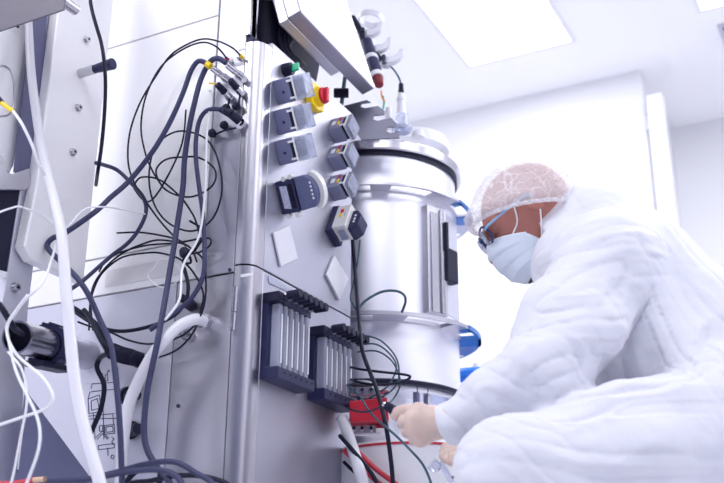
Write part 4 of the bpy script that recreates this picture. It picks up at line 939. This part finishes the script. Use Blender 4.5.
# seams of the coverall as thin piping: shoulder to armpit, and waist
# hair cap
cn = nrm(-.50*hf + .86*hu); ce = nrm(np.cross(hl, cn)); ce = ce if ce @ hf > 0 else -ce
CO = hp(-.006, 0, .006); RC = V(.118, .100, .102)
def caprad(d):
    q = np.array([d @ hf, d @ hl, d @ hu]); return 1/np.linalg.norm(q/RC)
rows = []; NT, NP = 40, 120
for i in range(NT+1):
    th = math.radians(2+102*i/NT); row = []
    for j in range(NP+1):
        ph = 2*math.pi*j/NP
        d = math.cos(th)*cn + math.sin(th)*(math.cos(ph)*ce+math.sin(ph)*hl)
        q = np.array([d*7]); w_ = 1-abs(vnoise(q+vnoise(q*1.3, 9)[:, None]*.8, 3)[0])*2.2
        pl_ = math.sin(ph*26+3*math.sin(ph*3))*(max(0, (i/NT)-.75)/.25)**1.5
        r_ = caprad(d)*(1+.012*w_+.016*pl_) + .003 + .010*math.exp(-((i/NT-.90)/.1)**2)*(1+math.cos(ph))*.7
        if i == NT: r_ -= .004
        row.append(CO+d*r_)
    rows.append(row)
cm = MB().grid(rows)
cp = mesh_obj('hair_cap', cm, M['cap'], person, 180)
bd = []
for j in range(NP):
    ph = 2*math.pi*j/NP; th = math.radians(102)
    d = math.cos(th)*cn+math.sin(th)*(math.cos(ph)*ce+math.sin(ph)*hl); bd.append(CO+d*(caprad(d)*(1+.02*math.sin(ph*31))+.004))
mesh_obj('elastic_band', MB().tube(bd, .0045, 8, closed=True), M['cap'], cp, 180)
# face mask with pleats
def maskpt(s, t):
    fr_ = np.interp(t, [0, .18, .4, .7, 1], [.110, .124, .124, .118, .096]); uf = np.interp(t, [0, .18, .4, .7, 1], [-.008, -.030, -.060, -.096, -.120])
    fs = np.interp(t, [0, .5, 1], [.045, .028, .040]); us = np.interp(t, [0, 1], [-.050, -.118])
    ph = s*math.pi/2; k = max(0, math.cos(ph))**.8
    pleat = .0022*((t*4.2) % 1)*min(1, 4*(1-abs(s)))
    return hp(fs+(fr_-fs)*k+pleat, (.066-.008*t)*math.sin(ph), us+(uf-us)*k)
rows = [[maskpt(-1+2*j/48, i/40) for j in range(49)] for i in range(41)]
mk = mesh_obj('face_mask', MB().grid(rows), M['mask'], person, 50)
sm = mk.modifiers.new('thickness', 'SOLIDIFY'); sm.thickness = .002
tp = MB()
tp.tube([maskpt(-1+2*j/30, 0) for j in range(31)], .0022, 6).tube([maskpt(-1+2*j/30, 1) for j in range(31)], .002, 6)
mesh_obj('mask_edge', tp, M['mask_in'], mk, 180)
for s_ in (-1, 1):
    e0, e1 = hp(-.002, .086*s_, .018), hp(-.006, .084*s_, -.034)
    st = MB().tube(spline([maskpt(s_*.80, .02), hp(.045, .074*s_, -.022), hp(.030, .082*s_, .006)], 6), .0016, 6)
    st.tube(spline([maskpt(s_*.98, .55), hp(.015, .078*s_, -.062), e1], 6), .0016, 6)
    mesh_obj('ear_loop', st, M['mask_in'], mk, 180)
# glasses
gl = MB()
for s_ in (-1, 1):
    rp_ = [hp(.112-.012*abs(math.cos(a_)*.024+.03)/.05, s_*(.034+.026*math.copysign(abs(math.cos(a_))**.7, math.cos(a_))), .004+.019*math.copysign(abs(math.sin(a_))**.7, math.sin(a_))) for a_ in np.linspace(0, 2*math.pi, 28, endpoint=False)]
    gl.tube(rp_, .0022, 8, closed=True)
gl.tube([hp(.112, -.010, .008), hp(.116, 0, .010), hp(.112, .010, .008)], .002, 8)
g_ = mesh_obj('glasses', gl, M['frame'], person, 180)
for s_ in (-1, 1):
    lm = MB(); rp_ = [hp(.110, s_*(.034+.024*math.cos(a_)), .004+.018*math.sin(a_)) for a_ in np.linspace(0, 2*math.pi, 28, endpoint=False)]
    mesh_obj('lens', lm.prism(rp_, hf*.0015), M['lens'], g_, 0)
    tm = MB().tube([hp(.105, s_*.061, .010), hp(.098, s_*.072, .011), hp(.05, s_*.081, .010), hp(.0, s_*.084, .008), hp(-.02, s_*.083, -.004)], .0028, 8)
    mesh_obj('temple_arm', tm, M['frame_blue'], g_, 180)

# gloved hands
def hand(name, wr, knuckles, chains, thumb, rp, label):
    def sdf(p):
        c = lambda a, b, ra, rb: cone(p, a, b, ra, rb)
        ds = [c(wr, k, .023, r) for k, r in zip(knuckles, (.0155, .0165, .0155, .0145))]
        ds += [c(knuckles[i], knuckles[i+1], .015, .0145) for i in range(3)] + [c(wr, wr+nrm(wr-sum(knuckles)/4)*.045, .025, .029)]
        ds.append(c(wr, thumb[0], .020, .014))
        d = smin(ds, .010)
        fs = []
        for ch, r0 in zip(chains, (.0105, .0108, .0102, .0092)):
            rr_ = np.linspace(r0+.0012, r0-.0018, len(ch)); fs.append(smin([c(ch[i], ch[i+1], rr_[i], rr_[i+1]) for i in range(len(ch)-1)], .003))
        tt = smin([c(thumb[i], thumb[i+1], .0135-.0012*i, .0125-.0012*i) for i in range(len(thumb)-1)], .004)
        for f1 in fs: d = np.minimum(d, 1) if False else smin([d, f1], .0018)
        return smin([d, tt], .005)
    pts = np.array([wr]+list(knuckles)+[q for c_ in chains for q in c_]+list(thumb)); lo_, hi_ = pts.min(0)-.07, pts.max(0)+.07
    v, f = surface(sdf, lo_, hi_, .002)
    n = vnormals(v, f)
    wrk = (1-2.2*np.abs(vnoise(v*V(60, 60, 110), 4)))*.0006*np.clip((v-knuckles[1]) @ nrm(wr-knuckles[1])/.05, .2, 1.6)
    return np_obj(name, v+n*wrk[:, None], f, M['glove'], person, label)
d0 = 1.875; G = lambda px, py, dd=0: at(px, py, d0+dd)
kn_ = [G(418, 412, .000), G(414, 420, -.003), G(416, 429, .0), G(421, 438, .006)]
ch_ = [[kn_[0], G(405, 410, .004), G(398, 412, .018), G(395.5, 416, .026)],
       [kn_[1], G(404, 421, .004), G(403, 424, .026), G(409, 424, .040)],
       [kn_[2], G(407, 431, .010), G(407, 433, .032), G(413, 433, .044)],
       [kn_[3], G(414, 440, .014), G(414, 441, .034), G(419, 441, .044)]]
th_ = [G(432, 413, .030), G(415, 411, .046), G(401, 412, .048), G(395, 413, .044)]
hand('glove', G(447, 422, .002), kn_, ch_, th_, .02, 'beige latex glove closed round a black plug')
d1_ = 2.10; G2 = lambda px, py, dd=0: at(px, py, d1_+dd)
k2 = [G2(459, 452, .03), G2(457, 454, .01), G2(458, 457, -.01), G2(461, 459, -.03)]
c2_ = [[k2[0], G2(449, 449, .03), G2(444, 452, .028), G2(446, 456, .02)], [k2[1], G2(447, 451, .01), G2(444, 456, .008), G2(448, 460, .0)],
       [k2[2], G2(449, 454, -.012), G2(447, 459, -.014), G2(451, 462, -.02)], [k2[3], G2(453, 457, -.032), G2(452, 461, -.034), G2(456, 463, -.03)]]
hand('glove', G2(480, 456, 0), k2, c2_, [G2(468, 452, .045), G2(455, 447, .05), G2(446, 448, .045)], .02, 'beige glove of the far hand, seen below the near one')
# plug held in the fingers
pg0, pg1 = G(384.5, 404.5, .030), G(399, 413.5, .034)
t = thing('handheld_plug', pg0, 'black plug with a thin cable pinched in the gloved fingers', 'plug')
dv = pg1-pg0
mesh_obj('plug_body', MB().cyl(pg0+dv*.12, pg1, .0085, .0095, 18).cyl(pg0, pg0+dv*.12, .006, .0085, 18), M['navy'], t, 30, bevel=.001)
mesh_obj('plug_tip', MB().cyl(pg0-dv*.12, pg0, .004, .005, 12), M['steel_pol'], t)
mesh_obj('lead', MB().tube(spline([pg0-dv*.1, at(378, 408, 1.95), at(368, 411.5, 2.05), at(356, 411, 2.2), at(346, 407, 2.36)], 7), .0022, 8), M['cable_black'], t, 180)

# ------------------------------------------------------------------ view
scn.view_settings.view_transform = 'Standard'; scn.view_settings.look = 'None'
scn.view_settings.gamma = 1; scn.view_settings.use_curve_mapping = False
scn.view_settings.exposure = 0.12
scn.cycles.use_denoising = True
scn.cycles.max_bounces = 10; scn.cycles.diffuse_bounces = 5; scn.cycles.glossy_bounces = 5; scn.cycles.transmission_bounces = 8; scn.cycles.transparent_max_bounces = 12
scn.cycles.sample_clamp_indirect = 6
